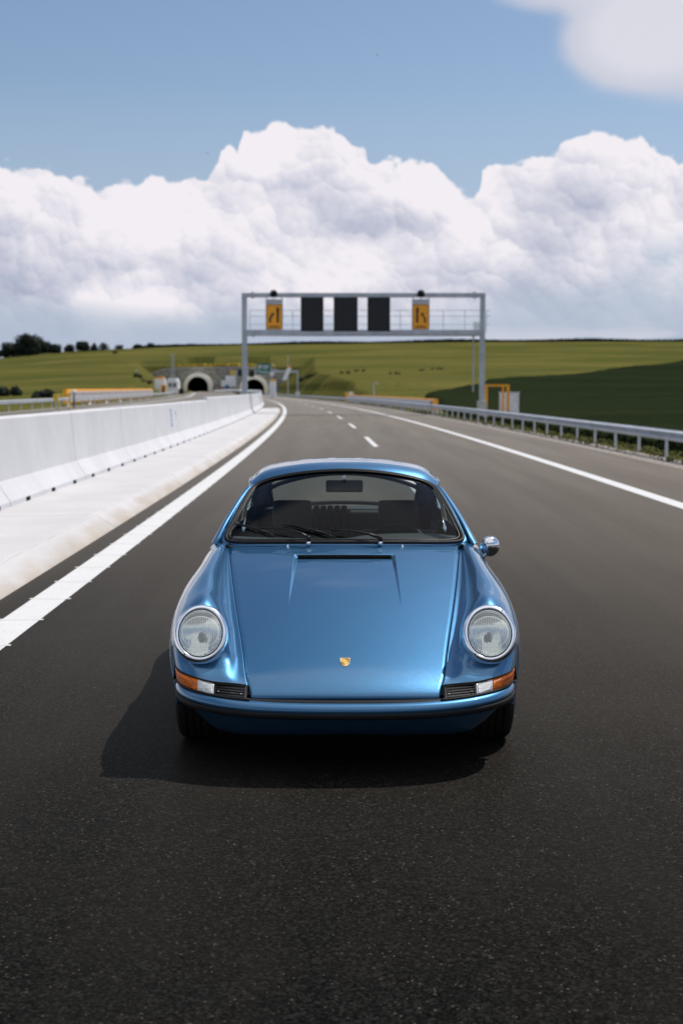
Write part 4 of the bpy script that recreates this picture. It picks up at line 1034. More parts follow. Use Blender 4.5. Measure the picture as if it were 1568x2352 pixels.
back = {
 'e': [(.636,7.70,.826),(.625,8.15,.830),(.615,8.55,.828),(.595,8.90,.818),(.555,9.25,.785),(.47,9.60,.70),(.36,9.90,.54)],
 'f': [(.672,7.70,.806),(.672,8.15,.806),(.690,8.55,.800),(.690,8.90,.785),(.645,9.25,.735),(.54,9.60,.645),(.42,9.905,.50)],
 'g': [(.725,7.70,.742),(.728,8.15,.738),(.760,8.55,.730),(.770,8.90,.712),(.725,9.25,.655),(.61,9.60,.57),(.47,9.91,.45)],
 'h': [(.778,7.70,.585),(.782,8.15,.590),(.803,8.55,.590),(.806,8.90,.575),(.765,9.25,.53),(.65,9.60,.47),(.50,9.915,.39)],
 'k': [(.778,7.70,.39),(.780,8.15,.39),(.796,8.55,.40),(.798,8.90,.40),(.765,9.25,.38),(.66,9.60,.35),(.51,9.91,.31)],
 'm': [(.765,7.70,.18),(.765,8.15,.18),(.770,8.55,.19),(.772,8.90,.20),(.745,9.25,.21),(.66,9.60,.22),(.50,9.90,.23)],
}
NR = 150
base = {}
tF = None
# common row parameter from the ridge column
ridge = np.array(colsF['e']+back['e'], float); tR = chord(ridge)
tF = tR[:10]
tq = np.unique(np.concatenate([np.linspace(0, tF[5], 70), np.linspace(tF[5], tF[9], 60), np.linspace(tF[9], tR[-1], 60)])); nF = int(np.searchsorted(tq, tF[9]))+1
names = 'abcdefghkm'; C = {}
for c in names:
    if c in back: C[c] = spline(tR, np.array(colsF[c]+back[c], float), tq)
    else: C[c] = spline(tF, np.array(colsF[c], float), tq[:nF])
def section(i, cs, n):
    P = np.array([C[c][i] for c in cs]); t = chord(P)**1.0
    return P, t
def arch_in(p):
    """inside a wheel opening"""
    for wy, r in ((6.59, .352), (8.86, .350)):
        if (p[1]-wy)**2+(p[2]-.305)**2 < r*r and p[2] < .66: return True
    return False
def rows_for(idx, cs, n):
    out = []
    for i in idx:
        P = np.array([C[c][i] for c in cs]); t = chord(P); tt = np.linspace(0, t[-1], 240); q = spline(t, P, tt)
        cut = 239
        for j in range(120, 240):
            if arch_in(q[j]): cut = j; break
        if cut < 239:      # refine cut on the circle
            a, b = q[cut-1], q[cut]; 
            for _ in range(14):
                mid = (a+b)/2
                if arch_in(mid): b = mid
                else: a = mid
            tc_ = tt[cut-1]+(tt[cut]-tt[cut-1])*np.linalg.norm(a-q[cut-1])/max(1e-9, np.linalg.norm(q[cut]-q[cut-1]))
        else: tc_ = t[-1]
        # keep the upper part evenly sampled up to column h, squeeze the rest
        th = t[list(cs).index('g')]; th = min(th, tc_*0.92)
        ts = np.concatenate([np.linspace(0, th, n), np.linspace(th, tc_, 16)[1:]]); out.append(spline(t, P, ts))
    return np.array(out)
FR = rows_for(range(nF), 'abcdefghkm', 72)
BK = rows_for(range(nF-1, len(tq)), 'efghkm', 30)
HLC = np.array([.6235, 6.083, .5735]); HLI = np.array(Matrix.Rotation(math.pi/2-R_(24.5), 3, 'X').transposed())
def skin(name, G, side, mat='paint', flange_inner=False, flange_outer=True):
    H_ = G.copy()
    add = []
    if flange_inner:
        e = H_[:, :1].copy(); e1 = e+np.array([-.002, 0, -.003]); e2 = e+np.array([-.0022, 0, -.022]); H_ = np.concatenate([e2, e1, H_], 1)
    if flange_outer:
        e = H_[:, -1:].copy(); e1 = e+np.array([-.004, 0, .002]); e2 = e+np.array([-.045, 0, .004]); H_ = np.concatenate([H_, e1, e2], 1)
    keep = None
    if flange_inner:      # opening for the headlight
        q = np.einsum('ij,rcj->rci', HLI, H_-HLC); rr_ = np.hypot(q[..., 0]/.885, q[..., 1]); hole = (rr_ < .119) & (q[..., 2] > -.10)
        keep = lambda i, j: not (hole[i, j] and hole[i+1, j+1] and hole[i+1, j] and hole[i, j+1])
    if side < 0: H_ = mirror_pts(H_)
    return cm(grid(name, H_, mat, car, flip=side < 0, keep=keep))
wings = [skin('front_wing', FR, s, flange_inner=True) for s in (1, -1)]
# door lines split the flank
kd = int(np.searchsorted(tq, tR[10]))-nF+1; kq = int(np.searchsorted(tq, tR[12]))-nF+1
for s in (1, -1):
    q = BK.copy(); skin('door', q[:kq], s); skin('rear_wing', q[kq-1:], s)
for sd in (1, -1):
    for src, wy, r in ((FR, 6.59, .352), (BK, 8.86, .350)):
        pts = []
        for row in src:
            p = row[-1]
            if abs(math.hypot(p[1]-wy, p[2]-.305)-r) < .012: pts.append((sd*(p[0]-.007), p[1], p[2]))
        if len(pts) > 5:
            sm = np.array(pts); 
            for _ in range(4): sm[1:-1] = (sm[:-2]+2*sm[1:-1]+sm[2:])/4
            cm(MB().tube([tuple(p) for p in sm[::2]], .008, 10).build('arch_lip', 'paint', car, smooth=True))
# rear deck
deck = []
for Yd, hw, zc in ((9.02, .60, .86), (9.15, .575, .845), (9.3, .555, .81), (9.5, .50, .75), (9.7, .44, .66), (9.88, .37, .55), (9.93, .36, .42), (9.9, .36, .25)):
    deck.append([(hw*u, Yd+(.0 if u < .9 else -.02), zc-.035*u*u) for u in np.linspace(-1, 1, 17)])
cm(grid('engine_lid', np.array(deck), 'paint', car))
def surf_front(x, Y, side=1):
    """height of the wing skin at plan position"""
    Pp = FR.reshape(-1, 3); m_ = Pp[:, 2] > .4; d = (Pp[:, 0]-abs(x))**2+(Pp[:, 1]-Y)**2+np.where(m_, 0, 10); return float(Pp[np.argmin(d), 2])

# dark liner under the shut lines, floor and wheel wells
mb = MB()
cm(MB().box(-.60, .60, 6.30, 7.15, .20, .42).box(-.38, .38, 5.98, 6.3, .22, .34).build('front_floor', 'dark_void', car))
lin_ = []
for s in np.linspace(hs[3], HL, 40):
    e = edgeX(s)[0]; yy, zz = hoodpt(np.array([e]), np.array([s])); lin_.append((e, float(yy[0]), float(zz[0])))
for sd in (1, -1):
    mb = MB()
    for a, b in zip(lin_[:-1], lin_[1:]):
        mb.add([((a[0]-.02)*sd, a[1], a[2]-.018), ((a[0]+.02)*sd, a[1], a[2]-.018), ((b[0]+.02)*sd, b[1], b[2]-.018), ((b[0]-.02)*sd, b[1], b[2]-.018)], [(0,1,2,3)])
    cm(mb.build('lid_seal', 'black_rubber', car))
for sd in (1, -1):
    for wy in (6.59, 8.86):
        n = 20; v = []; f = []
        for q in range(n+1):
            a = math.pi*q/n
            for xx in (.588, .745): v.append((xx*sd, wy+.360*math.cos(a), .30+.360*math.sin(a)))
        for q in range(n): f.append((2*q, 2*q+1, 2*q+3, 2*q+2))
        f.append(tuple(2*q for q in range(n+1)))
        cm(mk('wheel_well', v, f, 'dark_void', car))
cm(MB().box(-.74, .74, 6.98, 8.45, .17, .22).box(-.55, .55, 8.45, 9.6, .20, .3).build('underfloor', 'dark_void', car))

# --- wheels ------------------------------------------------------------------
def wheel(x, y, w):
    side = 1 if x > 0 else -1
    prof = [(.175, w/2-.01), (.20, w/2), (.265, w/2+.006), (.292, w/2-.004), (.303, w/2-.018), (.3065, w/2-.035)]
    pr = [p for p in prof]
    for g in (.045, .012, -.021, -.054):
        if g < w/2-.04: pr += [(.3065, g+.004), (.298, g+.003), (.298, g-.003), (.3065, g-.004)]
    pr += [(r, -h) for r, h in prof[::-1]]
    mx = Matrix.Translation((x, y, .3065)) @ Matrix.Rotation(math.pi/2*side, 4, 'Y')
    t = cm(MB().lathe(pr, 64, mx).build('wheel', 'tyre', car, smooth=False))
    r_ = MB().lathe([(.178, w/2-.012), (.178, w/2-.05), (.15, w/2-.07), (.09, w/2-.045), (.05, w/2-.03), (.001, w/2-.03)], 40, mx).build('rim', 'rim', t, smooth=True)
    return t
for sd in (1, -1): wheel(.672*sd, 6.59, .185); wheel(.705*sd, 8.86, .20)

# --- nose band: bumper, rubber strip, valance, indicator housings -----------
BPx = crv([(0, 5.800), (.20, 5.806), (.40, 5.836), (.54, 5.890), (.64, 5.962), (.705, 6.050), (.740, 6.150), (.752, 6.235), (.756, 6.285)], 70)
def band(name, prof, mat, smooth=True, xmax=9):
    """prof: list of (inset, z) functions of x fraction"""
    rows = []
    for i, (x, y) in enumerate(BPx):
        a = BPx[min(i+1, 69)]-BPx[max(i-1, 0)]; nrm = np.array([a[1], -a[0]]); nrm /= np.linalg.norm(nrm)   # outward
        if x > xmax: break
        k_ = (x/.765)**3
        rows.append([(x-nrm[0]*(ins(k_) if callable(ins) else ins), y-nrm[1]*(ins(k_) if callable(ins) else ins), z(k_) if callable(z) else z) for ins, z in prof])
    A = np.array(rows); Fu = np.concatenate([mirror_pts(A[:0:-1]), A], 0); return cm(grid(name, Fu, mat, car, smooth=smooth))
tz = lambda b, r=.028: (lambda k: b+r*k)
prb = crv([(.060, .3190), (.046, .3215), (.026, .3215), (.010, .315), (.001, .302), (.0, .288), (.002, .283)], 22)
band('bumper', [((lambda k, v=v: v), (lambda k, b=b: b+.026*k)) for v, b in prb], 'paint')
band('bumper_strip', [((lambda k, v=v: v), (lambda k, b=b: b+.020*k)) for v, b in ((.006, .284), (-.001, .2825), (-.0025, .277), (-.0020, .262), (.002, .2575), (.010, .257))], 'black_rubber')
prv = crv([(.004, .260), (.013, .250), (.028, .236), (.050, .216), (.072, .199), (.096, .187), (.13, .180)], 22)
def vbot(k): return float(np.interp(.765*max(k, 0)**(1/3), [0, .3, .5, .60, .66, .70, .745, .77], [.166, .160, .152, .154, .172, .200, .240, .25]))
band('front_valance', [((lambda k, v=v: v+.02*k), (lambda k, b=b, q=q: (.258+.020*k)*(1-(.260-b)/.080)+vbot(k)*(.260-b)/.080)) for (v, b), q in zip(prv, np.linspace(0, 1, 22))], 'paint')
band('lid_rubber', [(.032, .320), (.034, .3275), (.055, .3275), (.085, .325)], 'black_rubber', True)
# black backing behind grilles and lamps follows the wing's lower edge
def wl(x):   # wing lower edge at |x|: (y, z)
    r0 = FR[0][:88]; o_ = np.argsort(r0[:, 0]); return float(np.interp(x, r0[o_, 0], r0[o_, 1])), float(np.interp(x, r0[o_, 0], r0[o_, 2]))
r0 = FR[0]; kx = r0[:, 0].argmax()
def path_at(x):
    """point on lamp band: returns lower (y, z) just above bumper and upper (y, z) under the wing"""
    yb = float(np.interp(x, BPx[:, 0], BPx[:, 1])); k_ = (x/.765)**3
    yu, zu = wl(x); return yb+.045, .3215+.026*k_, yu, zu
def lamp_strip(name, x0, x1, mat, proud, z_in=.006, n=14, parent=None, lip=.0):
    outs = []
    for sd in (1, -1):
        rows = []
        for x in np.linspace(x0, x1, n):
            yl, zl, yu, zu = path_at(x); zl2, zu2 = zl+z_in, zu-z_in; yl -= .012
            P4 = []
            for u in np.linspace(0, 1, 7):
                bul = proud*(1-(2*u-1)**6); P4.append((x*sd, yl+(yu-.004-yl)*u-bul, zl2+(zu2-zl2)*u))
            P4 = [(P4[0][0], P4[0][1]+.02, P4[0][2])]+P4+[(P4[-1][0], P4[-1][1]+.02, P4[-1][2])]
            rows.append(P4)
        A = np.array(rows)
        e0 = A[:1].copy(); e0[..., 1] += .02; e1 = A[-1:].copy(); e1[..., 1] += .02; A = np.concatenate([e0, A, e1])
        o = grid(name, A, mat, parent[0 if sd > 0 else 1] if parent else car, flip=sd > 0); outs.append(o)
        if not parent: cm(o)
    return outs
hous = lamp_strip('lamp_housing', .414, .760, 'black_plastic', -.004, 0.0)
lamp_strip('indicator_clear', .562, .628, 'clear_lens', .009, .0045, parent=hous)
lamp_strip('indicator_amber', .6285, .7585, 'amber', .009, .0045, parent=hous, n=24)
lamp_strip('indicator_frame', .556, .562, 'bright_ring', .007, .003, parent=hous, n=3)
def gpt(x, u, out=0.0):
    yl, zl, yu, zu = path_at(x); yl -= .012; return (x, yl+(yu-.004-yl)*u-out, zl+(zu-zl)*u)
for side_i, sd in enumerate((1, -1)):
    for q in range(5):
        u = .16+.17*q
        mb = MB(); pts = [gpt(x, u, .004) for x in np.linspace(.428, .545, 6)]
        v = []; f = []
        for p in pts:
            v += [(p[0]*sd, p[1], p[2]), (p[0]*sd, p[1], p[2]+.0022), (p[0]*sd, p[1]+.012, p[2]+.007), (p[0]*sd, p[1]+.012, p[2]+.004)]
        for i in range(5):
            for j in range(4): f.append((i*4+j, i*4+(j+1) % 4, (i+1)*4+(j+1) % 4, (i+1)*4+j))
        f += [(0, 1, 2, 3), (20, 21, 22, 23)]
        o = mk('grille_slat', v, f, 'black_plastic', hous[side_i])
    for (xa, xb) in ((.420, .4265), (.546, .5525)):
        v = []; 
        for x in (xa, xb):
            for u in (.06, .94):
                p = gpt(x, u, .006); v += [(p[0]*sd, p[1], p[2]), (p[0]*sd, p[1]+.014, p[2])]
        mk('grille_frame', v, [(0,1,3,2), (4,5,7,6), (0,2,6,4), (1,3,7,5), (0,1,5,4), (2,3,7,6)], 'black_rubber', hous[side_i])
    for u in (.05, .93):
        mb = MB().tube([(gpt(x, u, .007)[0]*sd, gpt(x, u, .007)[1], gpt(x, u, .007)[2]) for x in np.linspace(.422, .552, 6)], .0022, 6); mb.build('grille_frame', 'black_rubber', hous[side_i])
    for x in (.437, .535):
        p = gpt(x, .42, .010); MB().lathe([(.0001, .003), (.0026, .002), (.003, -.004)], 10, Matrix.Translation((p[0]*sd, p[1], p[2])) @ Matrix.Rotation(math.pi/2, 4, 'X')).build('screw', 'chrome', hous[side_i], smooth=True)
# black gasket under the lamps and along the wing edge
for sd in (1, -1):
    mb = MB(); mb.tube([(x*sd, path_at(x)[2]-.006, path_at(x)[3]+.0005) for x in np.linspace(.42, .755, 24)], .0032, 8); cm(mb.build('wing_gasket', 'black_rubber', car, smooth=True))
    mb = MB(); mb.tube([(x*sd, path_at(x)[0]-.016, path_at(x)[1]+.004) for x in np.linspace(.40, .758, 24)], .006, 8); cm(mb.build('lamp_gasket', 'black_rubber', car, smooth=True))

# --- headlights --------------------------------------------------------------
def headlight(sd):
    tilt = R_(24.5)
    mx = Matrix.Translation((.6235*sd, 6.083, .5735)) @ Matrix.Rotation(math.pi/2-tilt, 4, 'X') @ Matrix.Diagonal((.885, 1.0, 1.0, 1.0))
    t = bpy.data.objects.new('headlight', None); COL.objects.link(t); t.parent = car; t.location = OFF; t.empty_display_size = .1
    loc = mx
    def L(mb_prof, name, mat, n=72, smooth=True):
        o = MB().lathe(mb_prof, n).build(name, mat, t, smooth=smooth); o.matrix_local = loc; return o
    rim = np.array([(.1310, -.062), (.1325, -.040), (.1330, -.022), (.1318, -.008), (.1275, .002), (.1200, .0085), (.1130, .0105), (.1085, .008), (.1065, -.002)])
    rr = crv(rim, 28)
    L([tuple(p) for p in rr], 'rim', 'bright_ring')
    L([(.1068, .004), (.1055, .0060), (.1040, .0045), (.1035, -.004)], 'gasket', 'black_rubber')
    L([(.1036, .0040), (.1022, .0062), (.1008, .0055)], 'retaining_ring', 'bright_ring')
    L([(r, .004+.034*math.sqrt(max(0, 1-(r/.125)**2))-.012) for r in np.linspace(.1030, .0005, 24)], 'lens', 'lens_glass')
    # parabolic bowl with a flat flange at its mouth
    L([(.110, .001), (.101, -.004), (.099, -.010)]+[(r, -.010-.036*(1-(r/.099)**2)) for r in np.linspace(.096, .012, 18)], 'reflector_bowl', 'reflector')
    L([(.0125, -.05), (.0125, -.022), (.010, -.017), (.0005, -.016)], 'bulb_shield', 'black_plastic', 24)
    L([(.0995, -.0095), (.0965, -.014), (.0955, -.022)], 'bowl_band', 'concrete_grey')
    for a in (R_(57), R_(232)):
        p = mx @ Vector((math.cos(a)*.1235, math.sin(a)*.1235, .0105))
        o = MB().lathe([(.0001, .002), (.0030, .0015), (.0034, -.002)], 10).build('ring_screw', 'black_plastic', t, smooth=True); o.matrix_local = mx @ Matrix.Translation((math.cos(a)*.1195, math.sin(a)*.1195, .0100))
    return t
headlight(1); headlight(-1)

# --- badge -------------------------------------------------------------------
y_, z_ = hoodpt(np.array([0.0]), np.array([float(np.interp(6.055, HP[2:, 0], hs[2:]))])); s1_ = float(np.interp(6.055, HP[2:, 0], hs[2:]))
pa, pb = hprof(s1_-.02)[0], hprof(s1_+.02)[0]; ang = math.atan2(pb[1]-pa[1], pb[0]-pa[0])
pc = hprof(s1_)[0]
bm_ = Matrix.Translation((0, pc[0], pc[1]+.0015)) @ Matrix.Rotation(ang, 4, 'X')
M['gold'] = plain('gold_badge', (0.78, 0.56, 0.22), 0.3, 0.3, 0.05); M['badge_red'] = plain('badge_red', (0.5, 0.03, 0.015), 0.35); M['badge_yellow'] = plain('badge_yellow', (0.80, 0.60, 0.04), 0.35)
def shield(w, h, n=10):
    top = [(w*t, h*(.5-.03*t*t)) for t in np.linspace(-1, 1, 7)]
    sidr = [(w*math.cos(u*math.pi/2)**.42, h*(.47-.97*u)) for u in np.linspace(0, .985, n)][1:]+[(0, -h*.5)]
    sidl = [(-x, z) for x, z in sidr[::-1]][1:]
    return top+sidr+sidl
def flat(poly, h0, h1):
    n = len(poly); v = [(x, y, h0) for x, y in poly]+[(x, y, h1) for x, y in poly]
    return v, [tuple(range(n, 2*n))]+[(i, (i+1) % n, (i+1) % n+n, i+n) for i in range(n)]
bd = mk('badge', *flat(shield(.0225, .046), -.004, .001), 'gold', car); bd.matrix_local = Matrix.Translation(OFF) @ bm_ @ Matrix.Diagonal((1.0, 1.38, 1.0, 1.0))
def bp_(name, poly, mat, hh=.0014): return mk(name, *flat(poly, .0008, hh), mat, bd)
w_ = .0195
for i, (a, b) in enumerate([(.0165, .0140), (.0122, .0092), (.0072, .0052), (.0030, .0000)]):
    bp_('badge_stripe', [(.0010 if i < 2 else .0095, b), (w_, b), (w_, a), (.0010 if i < 2 else .0095, a)][::-1][::-1], 'sign_black' if i % 2 == 0 else 'badge_red')
for i, (a, b) in enumerate([(-.0015, -.0038), (-.0058, -.0085), (-.0105, -.0135), (-.0152, -.0185)]):
    xl_ = -[.0195, .0175, .0135, .0075][i]; bp_('badge_stripe', [(xl_, b), (-.0010, b), (-.0010, a), (xl_-.002, a)], 'sign_black' if i % 2 == 0 else 'badge_red')
bp_('badge_centre', [(x*.38, z*.36-.0005) for x, z in shield(.0225, .046)], 'badge_yellow', .0019)
bp_('badge_horse', [(-.0035, -.001), (-.002, .002), (.0005, .0032), (.0002, .0012), (.003, .0002), (.0045, -.0025), (.0028, -.0022), (.001, -.0012), (-.0012, -.0004), (-.0025, -.0022)], 'sign_black', .0023)
for k_, (cx_, cy_) in enumerate([(-.012, .010), (-.012, .0055), (-.012, .001), (.012, -.0035), (.011, -.0075), (.008, -.0115)]):
    for q in range(4): bp_('badge_antler', [(cx_-.006+q*.0035+dx_, cy_+dz_+q*.0004) for dx_, dz_ in ((0, 0), (.0018, .0004), (.0022, .0014), (.0006, .0010))], 'sign_black')
tri_text('badge_lettering', 'PORSCHE', .0052, 'sign_black', bd, Matrix.Translation((0, .0192, .0013)))

# --- windscreen and roof -----------------------------------------------------
def top_edge(x): return np.array([x, 7.790+.33*x*x, 1.188-.30*abs(x)**2-.0*x])
def bot_edge(x): return np.array([x, 7.238+.40*x*x, .838-.045*x*x])
WB, WT = .668, .505
def ws(u, v):
    """u -1..1 across, v 0..1 up"""
    hb, ht = bot_edge(u*WB), top_edge(u*WT); p = hb*(1-v)+ht*v
    bul = math.sin(math.pi*v)*.020; return p+np.array([0, -bul*.6, bul*.8])
def rr_path(n=160, m=.055, c=.16, cu=.13):
    """rounded outline in (u, v)"""
    pts = []
    for k_ in range(n):
        a = 2*math.pi*k_/n; e = 9.0 if math.sin(a) > 0 else 15.0
        cx_, sy_ = math.cos(a), math.sin(a)
        r_ = (abs(cx_)**e+abs(sy_)**e)**(-1/e); pts.append((cx_*r_*(1-m), .5+.5*sy_*r_*(1-m*.9)))
    return pts
rp = rr_path(); outl = [ws(u, v) for u, v in rp]
v = [ws(0, .5)]; f = []; nn = len(rp)
for ring in np.linspace(.1, 1.0, 14):
    for (u, vv) in rp: v.append(ws(u*ring, .5+(vv-.5)*ring))
for k_ in range(nn): f.append((0, 1+k_, 1+(k_+1) % nn))
for r_ in range(13):
    for k_ in range(nn): q = (k_+1) % nn; f.append((1+r_*nn+k_, 1+(r_+1)*nn+k_, 1+(r_+1)*nn+q, 1+r_*nn+q))
wsd = cm(mk('windscreen', v, f, 'glass', car, smooth=True))
def loop_tube(pts, r, name, mat, parent, off=(0, 0, 0), n=10, sq=1.0):
    P = [Vector(p)+Vector(off) for p in pts]; N_ = len(P); v = []; f = []
    cen = sum(P, Vector())/N_
    for i, p in enumerate(P):
        t = (P[(i+1) % N_]-P[i-1]).normalized(); nrm = Vector((0, -.55, .83)); a = t.cross(nrm).normalized(); b = a.cross(t).normalized()
        for k_ in range(n):
            w = 2*math.pi*k_/n; v.append(p+a*math.cos(w)*r+b*math.sin(w)*r*sq)
    for i in range(N_):
        for k_ in range(n): q = (k_+1) % n; j = (i+1) % N_; f.append((i*n+k_, i*n+q, j*n+q, j*n+k_))
    o = mk(name, v, f, mat, parent, smooth=True)
    return cm(o)
loop_tube([ws(u*1.012, .5+(vv-.5)*1.018) for u, vv in rp], .0108, 'windscreen_seal', 'black_rubber', car, (0, -.002, .003), 12, .75)
loop_tube([ws(u*.985, .5+(vv-.5)*.972) for u, vv in rp], .0040, 'seal_lip', 'black_plastic', wsd, (0, -.0035, .006), 8, .8)
wsd_l = wsd.children[0]; wsd_l.location = (0, 0, 0)
# surround: body-colour flange from the seal outwards (scuttle, pillars, header)
rowsA = []
def roof_edge(x): return top_edge(x)
for k_ in range(nn+1):
    u, vv = rp[k_ % nn]; a = ws(u*1.008, .5+(vv-.5)*1.012); 
    x_, y_, z_ = ws(u*1.065, .5+(vv-.5)*1.075)
    s_ = max(0, abs(u)-.80)/.15; s_ = min(s_, 1)
    b = np.array([x_, y_+.012*s_, z_-.002]); c = np.array([x_+.012*np.sign(u)*s_, y_+.035*s_+.0, z_-.008*s_-.006])
    rowsA.append([a+np.array([0, 0, -.004]), a*.5+b*.5+np.array([0, -.001, .003]), b, c])
cm(grid('windscreen_surround', np.array(rowsA), 'paint', car))
# roof
RF = [[(0,7.812,1.186),(.20,7.825,1.176),(.36,7.855,1.150),(.455,7.885,1.124),(.508,7.905,1.092)],
      [(0,7.850,1.203),(.20,7.862,1.194),(.365,7.888,1.168),(.463,7.915,1.138),(.518,7.935,1.102)],
      [(0,8.02,1.224),(.20,8.03,1.217),(.375,8.05,1.192),(.477,8.07,1.158),(.532,8.08,1.112)],
      [(0,8.28,1.230),(.20,8.28,1.223),(.382,8.29,1.198),(.486,8.30,1.162),(.540,8.30,1.110)],
      [(0,8.62,1.202),(.20,8.62,1.196),(.382,8.62,1.170),(.482,8.61,1.132),(.538,8.60,1.078)],
      [(0,8.93,1.130),(.20,8.93,1.124),(.378,8.92,1.098),(.474,8.90,1.060),(.532,8.87,1.005)]]
RF = np.array(RF, float); 
def tens(G, nu, nv):
    tu = np.arange(G.shape[0]) if False else chord(G[:, 0]); a = spline(tu, G, np.linspace(0, tu[-1], nu)); tv = np.linspace(0, 1, G.shape[1])
    tv = chord(G[0]); b = spline(tv, np.swapaxes(a, 0, 1), np.linspace(0, tv[-1], nv)); return np.swapaxes(b, 0, 1)
Rf = tens(RF, 60, 26); Rfull = np.concatenate([mirror_pts(Rf[:, :0:-1]), Rf], 1)
cm(grid('roof', Rfull, 'paint', car))
ins_ = Rfull.copy(); ins_[..., 2] -= .025; ins_[..., 0] *= .97; cm(grid('headlining', ins_, 'leather', car))
# drip rails and pillars each side
belt = lambda Y: float(np.interp(Y, C['e'][:, 1], C['e'][:, 0])), 
def beltx(Y): return float(np.interp(Y, C['e'][:, 1], C['e'][:, 0]))
def beltz(Y): return float(np.interp(Y, C['e'][:, 1], C['e'][:, 2]))
rail_edge = Rf[:, -1]
apil = crv([(.672, 7.405, .818), (.640, 7.50, .895), (.592, 7.66, .985), (.540, 7.82, 1.065), (.512, 7.905, 1.096)], 14)
for sd in (1, -1):
    P_ = np.concatenate([apil[:-1], rail_edge]); P_[:, 0] *= sd
    cm(MB().tube([tuple(p) for p in P_], .0085, 8).build('drip_rail', 'paint', car, smooth=True))
    # A pillar skin between surround and rail
    rows = []
    for t_ in np.linspace(.02, .95, 14):
        a = ws(1.055, t_); a = np.array([a[0], a[1]+.02, a[2]-.004]); k_ = np.interp(a[2], apil[:, 2], np.arange(14)); b = np.array([np.interp(k_, np.arange(14), apil[:, j]) for j in range(3)])
        m_ = (a+b)/2+np.array([.004, -.004, .004]); rows.append([a, m_, b, b+np.array([-.012, .03, -.012])])
    A = np.array(rows); A[..., 0] *= sd; cm(grid('front_pillar', A, 'paint', car))
    # side glass, door frame, B and C pillars
    top = np.array([tuple(p) for p in np.concatenate([apil[:-1], rail_edge[:-1]])])
    def sidept(Y, u):
        tx = np.interp(Y, top[:, 1], top[:, 0]); tz_ = np.interp(Y, top[:, 1], top[:, 2]); bx, bz = beltx(Y), beltz(Y); return (sd*((bx)*(1-u)+tx*u+.008*math.sin(math.pi*u)), Y, bz*(1-u)+tz_*u)
    def panel(name, Y0, Y1, mat, u0=.03, u1=.96, inset=0):
        A = np.array([[sidept(Y, u) for u in np.linspace(u0, u1, 8)] for Y in np.linspace(Y0, Y1, 14)]); A[..., 0] -= sd*inset; return cm(grid(name, A, mat, car))
    panel('side_window', 7.50, 8.36, 'glass', .08, .93, .006)
    panel('quarter_window', 8.44, 8.80, 'glass', .10, .90, .006)
    panel('middle_pillar', 8.36, 8.44, 'black_plastic', .0, .98)
    panel('window_sill', 7.42, 8.85, 'bright_ring', -.01, .06, .002); panel('window_header', 7.6, 8.85, 'bright_ring', .93, 1.0, .002)
    # rear pillar
    A = np.array([[(sd*(.532+(x_-.532)*u), 8.87+(y_-8.87)*u, 1.005+(z_-1.005)*u) for u in np.linspace(0, 1, 8)] for (x_, y_, z_) in [(.605, 8.78, .82), (.60, 8.95, .81), (.58, 9.15, .79), (.555, 9.28, .79)]])
    q0 = [(.480, 8.92, 1.06), (.50, 8.90, 1.045), (.52, 8.88, 1.025), (.534, 8.80, 1.03)]
    q1 = [(.470, 9.30, .835), (.53, 9.28, .80), (.575, 9.10, .805), (.61, 8.80, .82)]
    A = np.array([[tuple(np.array(a)*(1-u)+np.array(b)*u+np.array([.012, .01, .01])*math.sin(math.pi*u)) for u in np.linspace(0, 1, 10)] for a, b in zip(q0, q1)]); A[..., 0] *= sd
    cm(grid('rear_pillar', A, 'paint', car))
    A = A.copy(); A[..., 0] -= sd*.03; A[..., 2] -= .01; cm(grid('pillar_trim', A, 'leather', car))
# rear window with frame
def rw(u, v): a = np.array([.475*u, 8.93, 1.105-.09*u*u]); b = np.array([.470*u, 9.30-.03*u*u, .885-.03*u*u]); return a*(1-v)+b*v+np.array([0, .012, .012])*math.sin(math.pi*v)
A = np.array([[rw(u, v) for u in np.linspace(-1, 1, 20)] for v in np.linspace(0, 1, 10)]); cm(grid('rear_window', A, 'glass', car))
ol = []
for k_ in range(100):
    a = 2*math.pi*k_/100; e = 9; c_, s_ = math.cos(a), math.sin(a); r_ = (abs(c_)**e+abs(s_)**e)**(-1/e); ol.append(rw(c_*r_*.99, .5+.5*s_*r_*.97))
P = [Vector(p) for p in ol]; mbt = MB(); mbt.tube(P+[P[0], P[1]], .014, 8, cap=False); cm(mbt.build('rear_window_seal', 'black_rubber', car, smooth=True))
cm(MB().box(-.50, .50, 9.28, 9.34, .60, .80).build('rear_bulkhead', 'dark_void', car))

# --- scuttle between lid and screen ------------------------------------------
rows = []
for x in np.linspace(-.604, .604, 41):
    yy, zz = hoodpt(np.array([x]), np.array([HL])); b = ws(x/WB*1.02, -.02); p0 = np.array([x, yy[0]-.001, zz[0]-.0008]); p1 = np.array([x, b[1]+.004, max(b[2]-.004, zz[0])]); rows.append([p0, (p0+p1)/2, p1, p1+np.array([0, .03, .0])])
cm(grid('scuttle', np.array(rows), 'paint', car))
for sd in (1, -1):   # corner behind the wing, below the pillar
    A = np.array([[(sd*(.598+.10*u), 7.33+.10*t_-.0*u, .8235-.022*u*u+.004*t_) for u in np.linspace(0, 1, 8)] for t_ in np.linspace(0, 1.4, 8)]); cm(grid('pillar_base', A, 'paint', car))

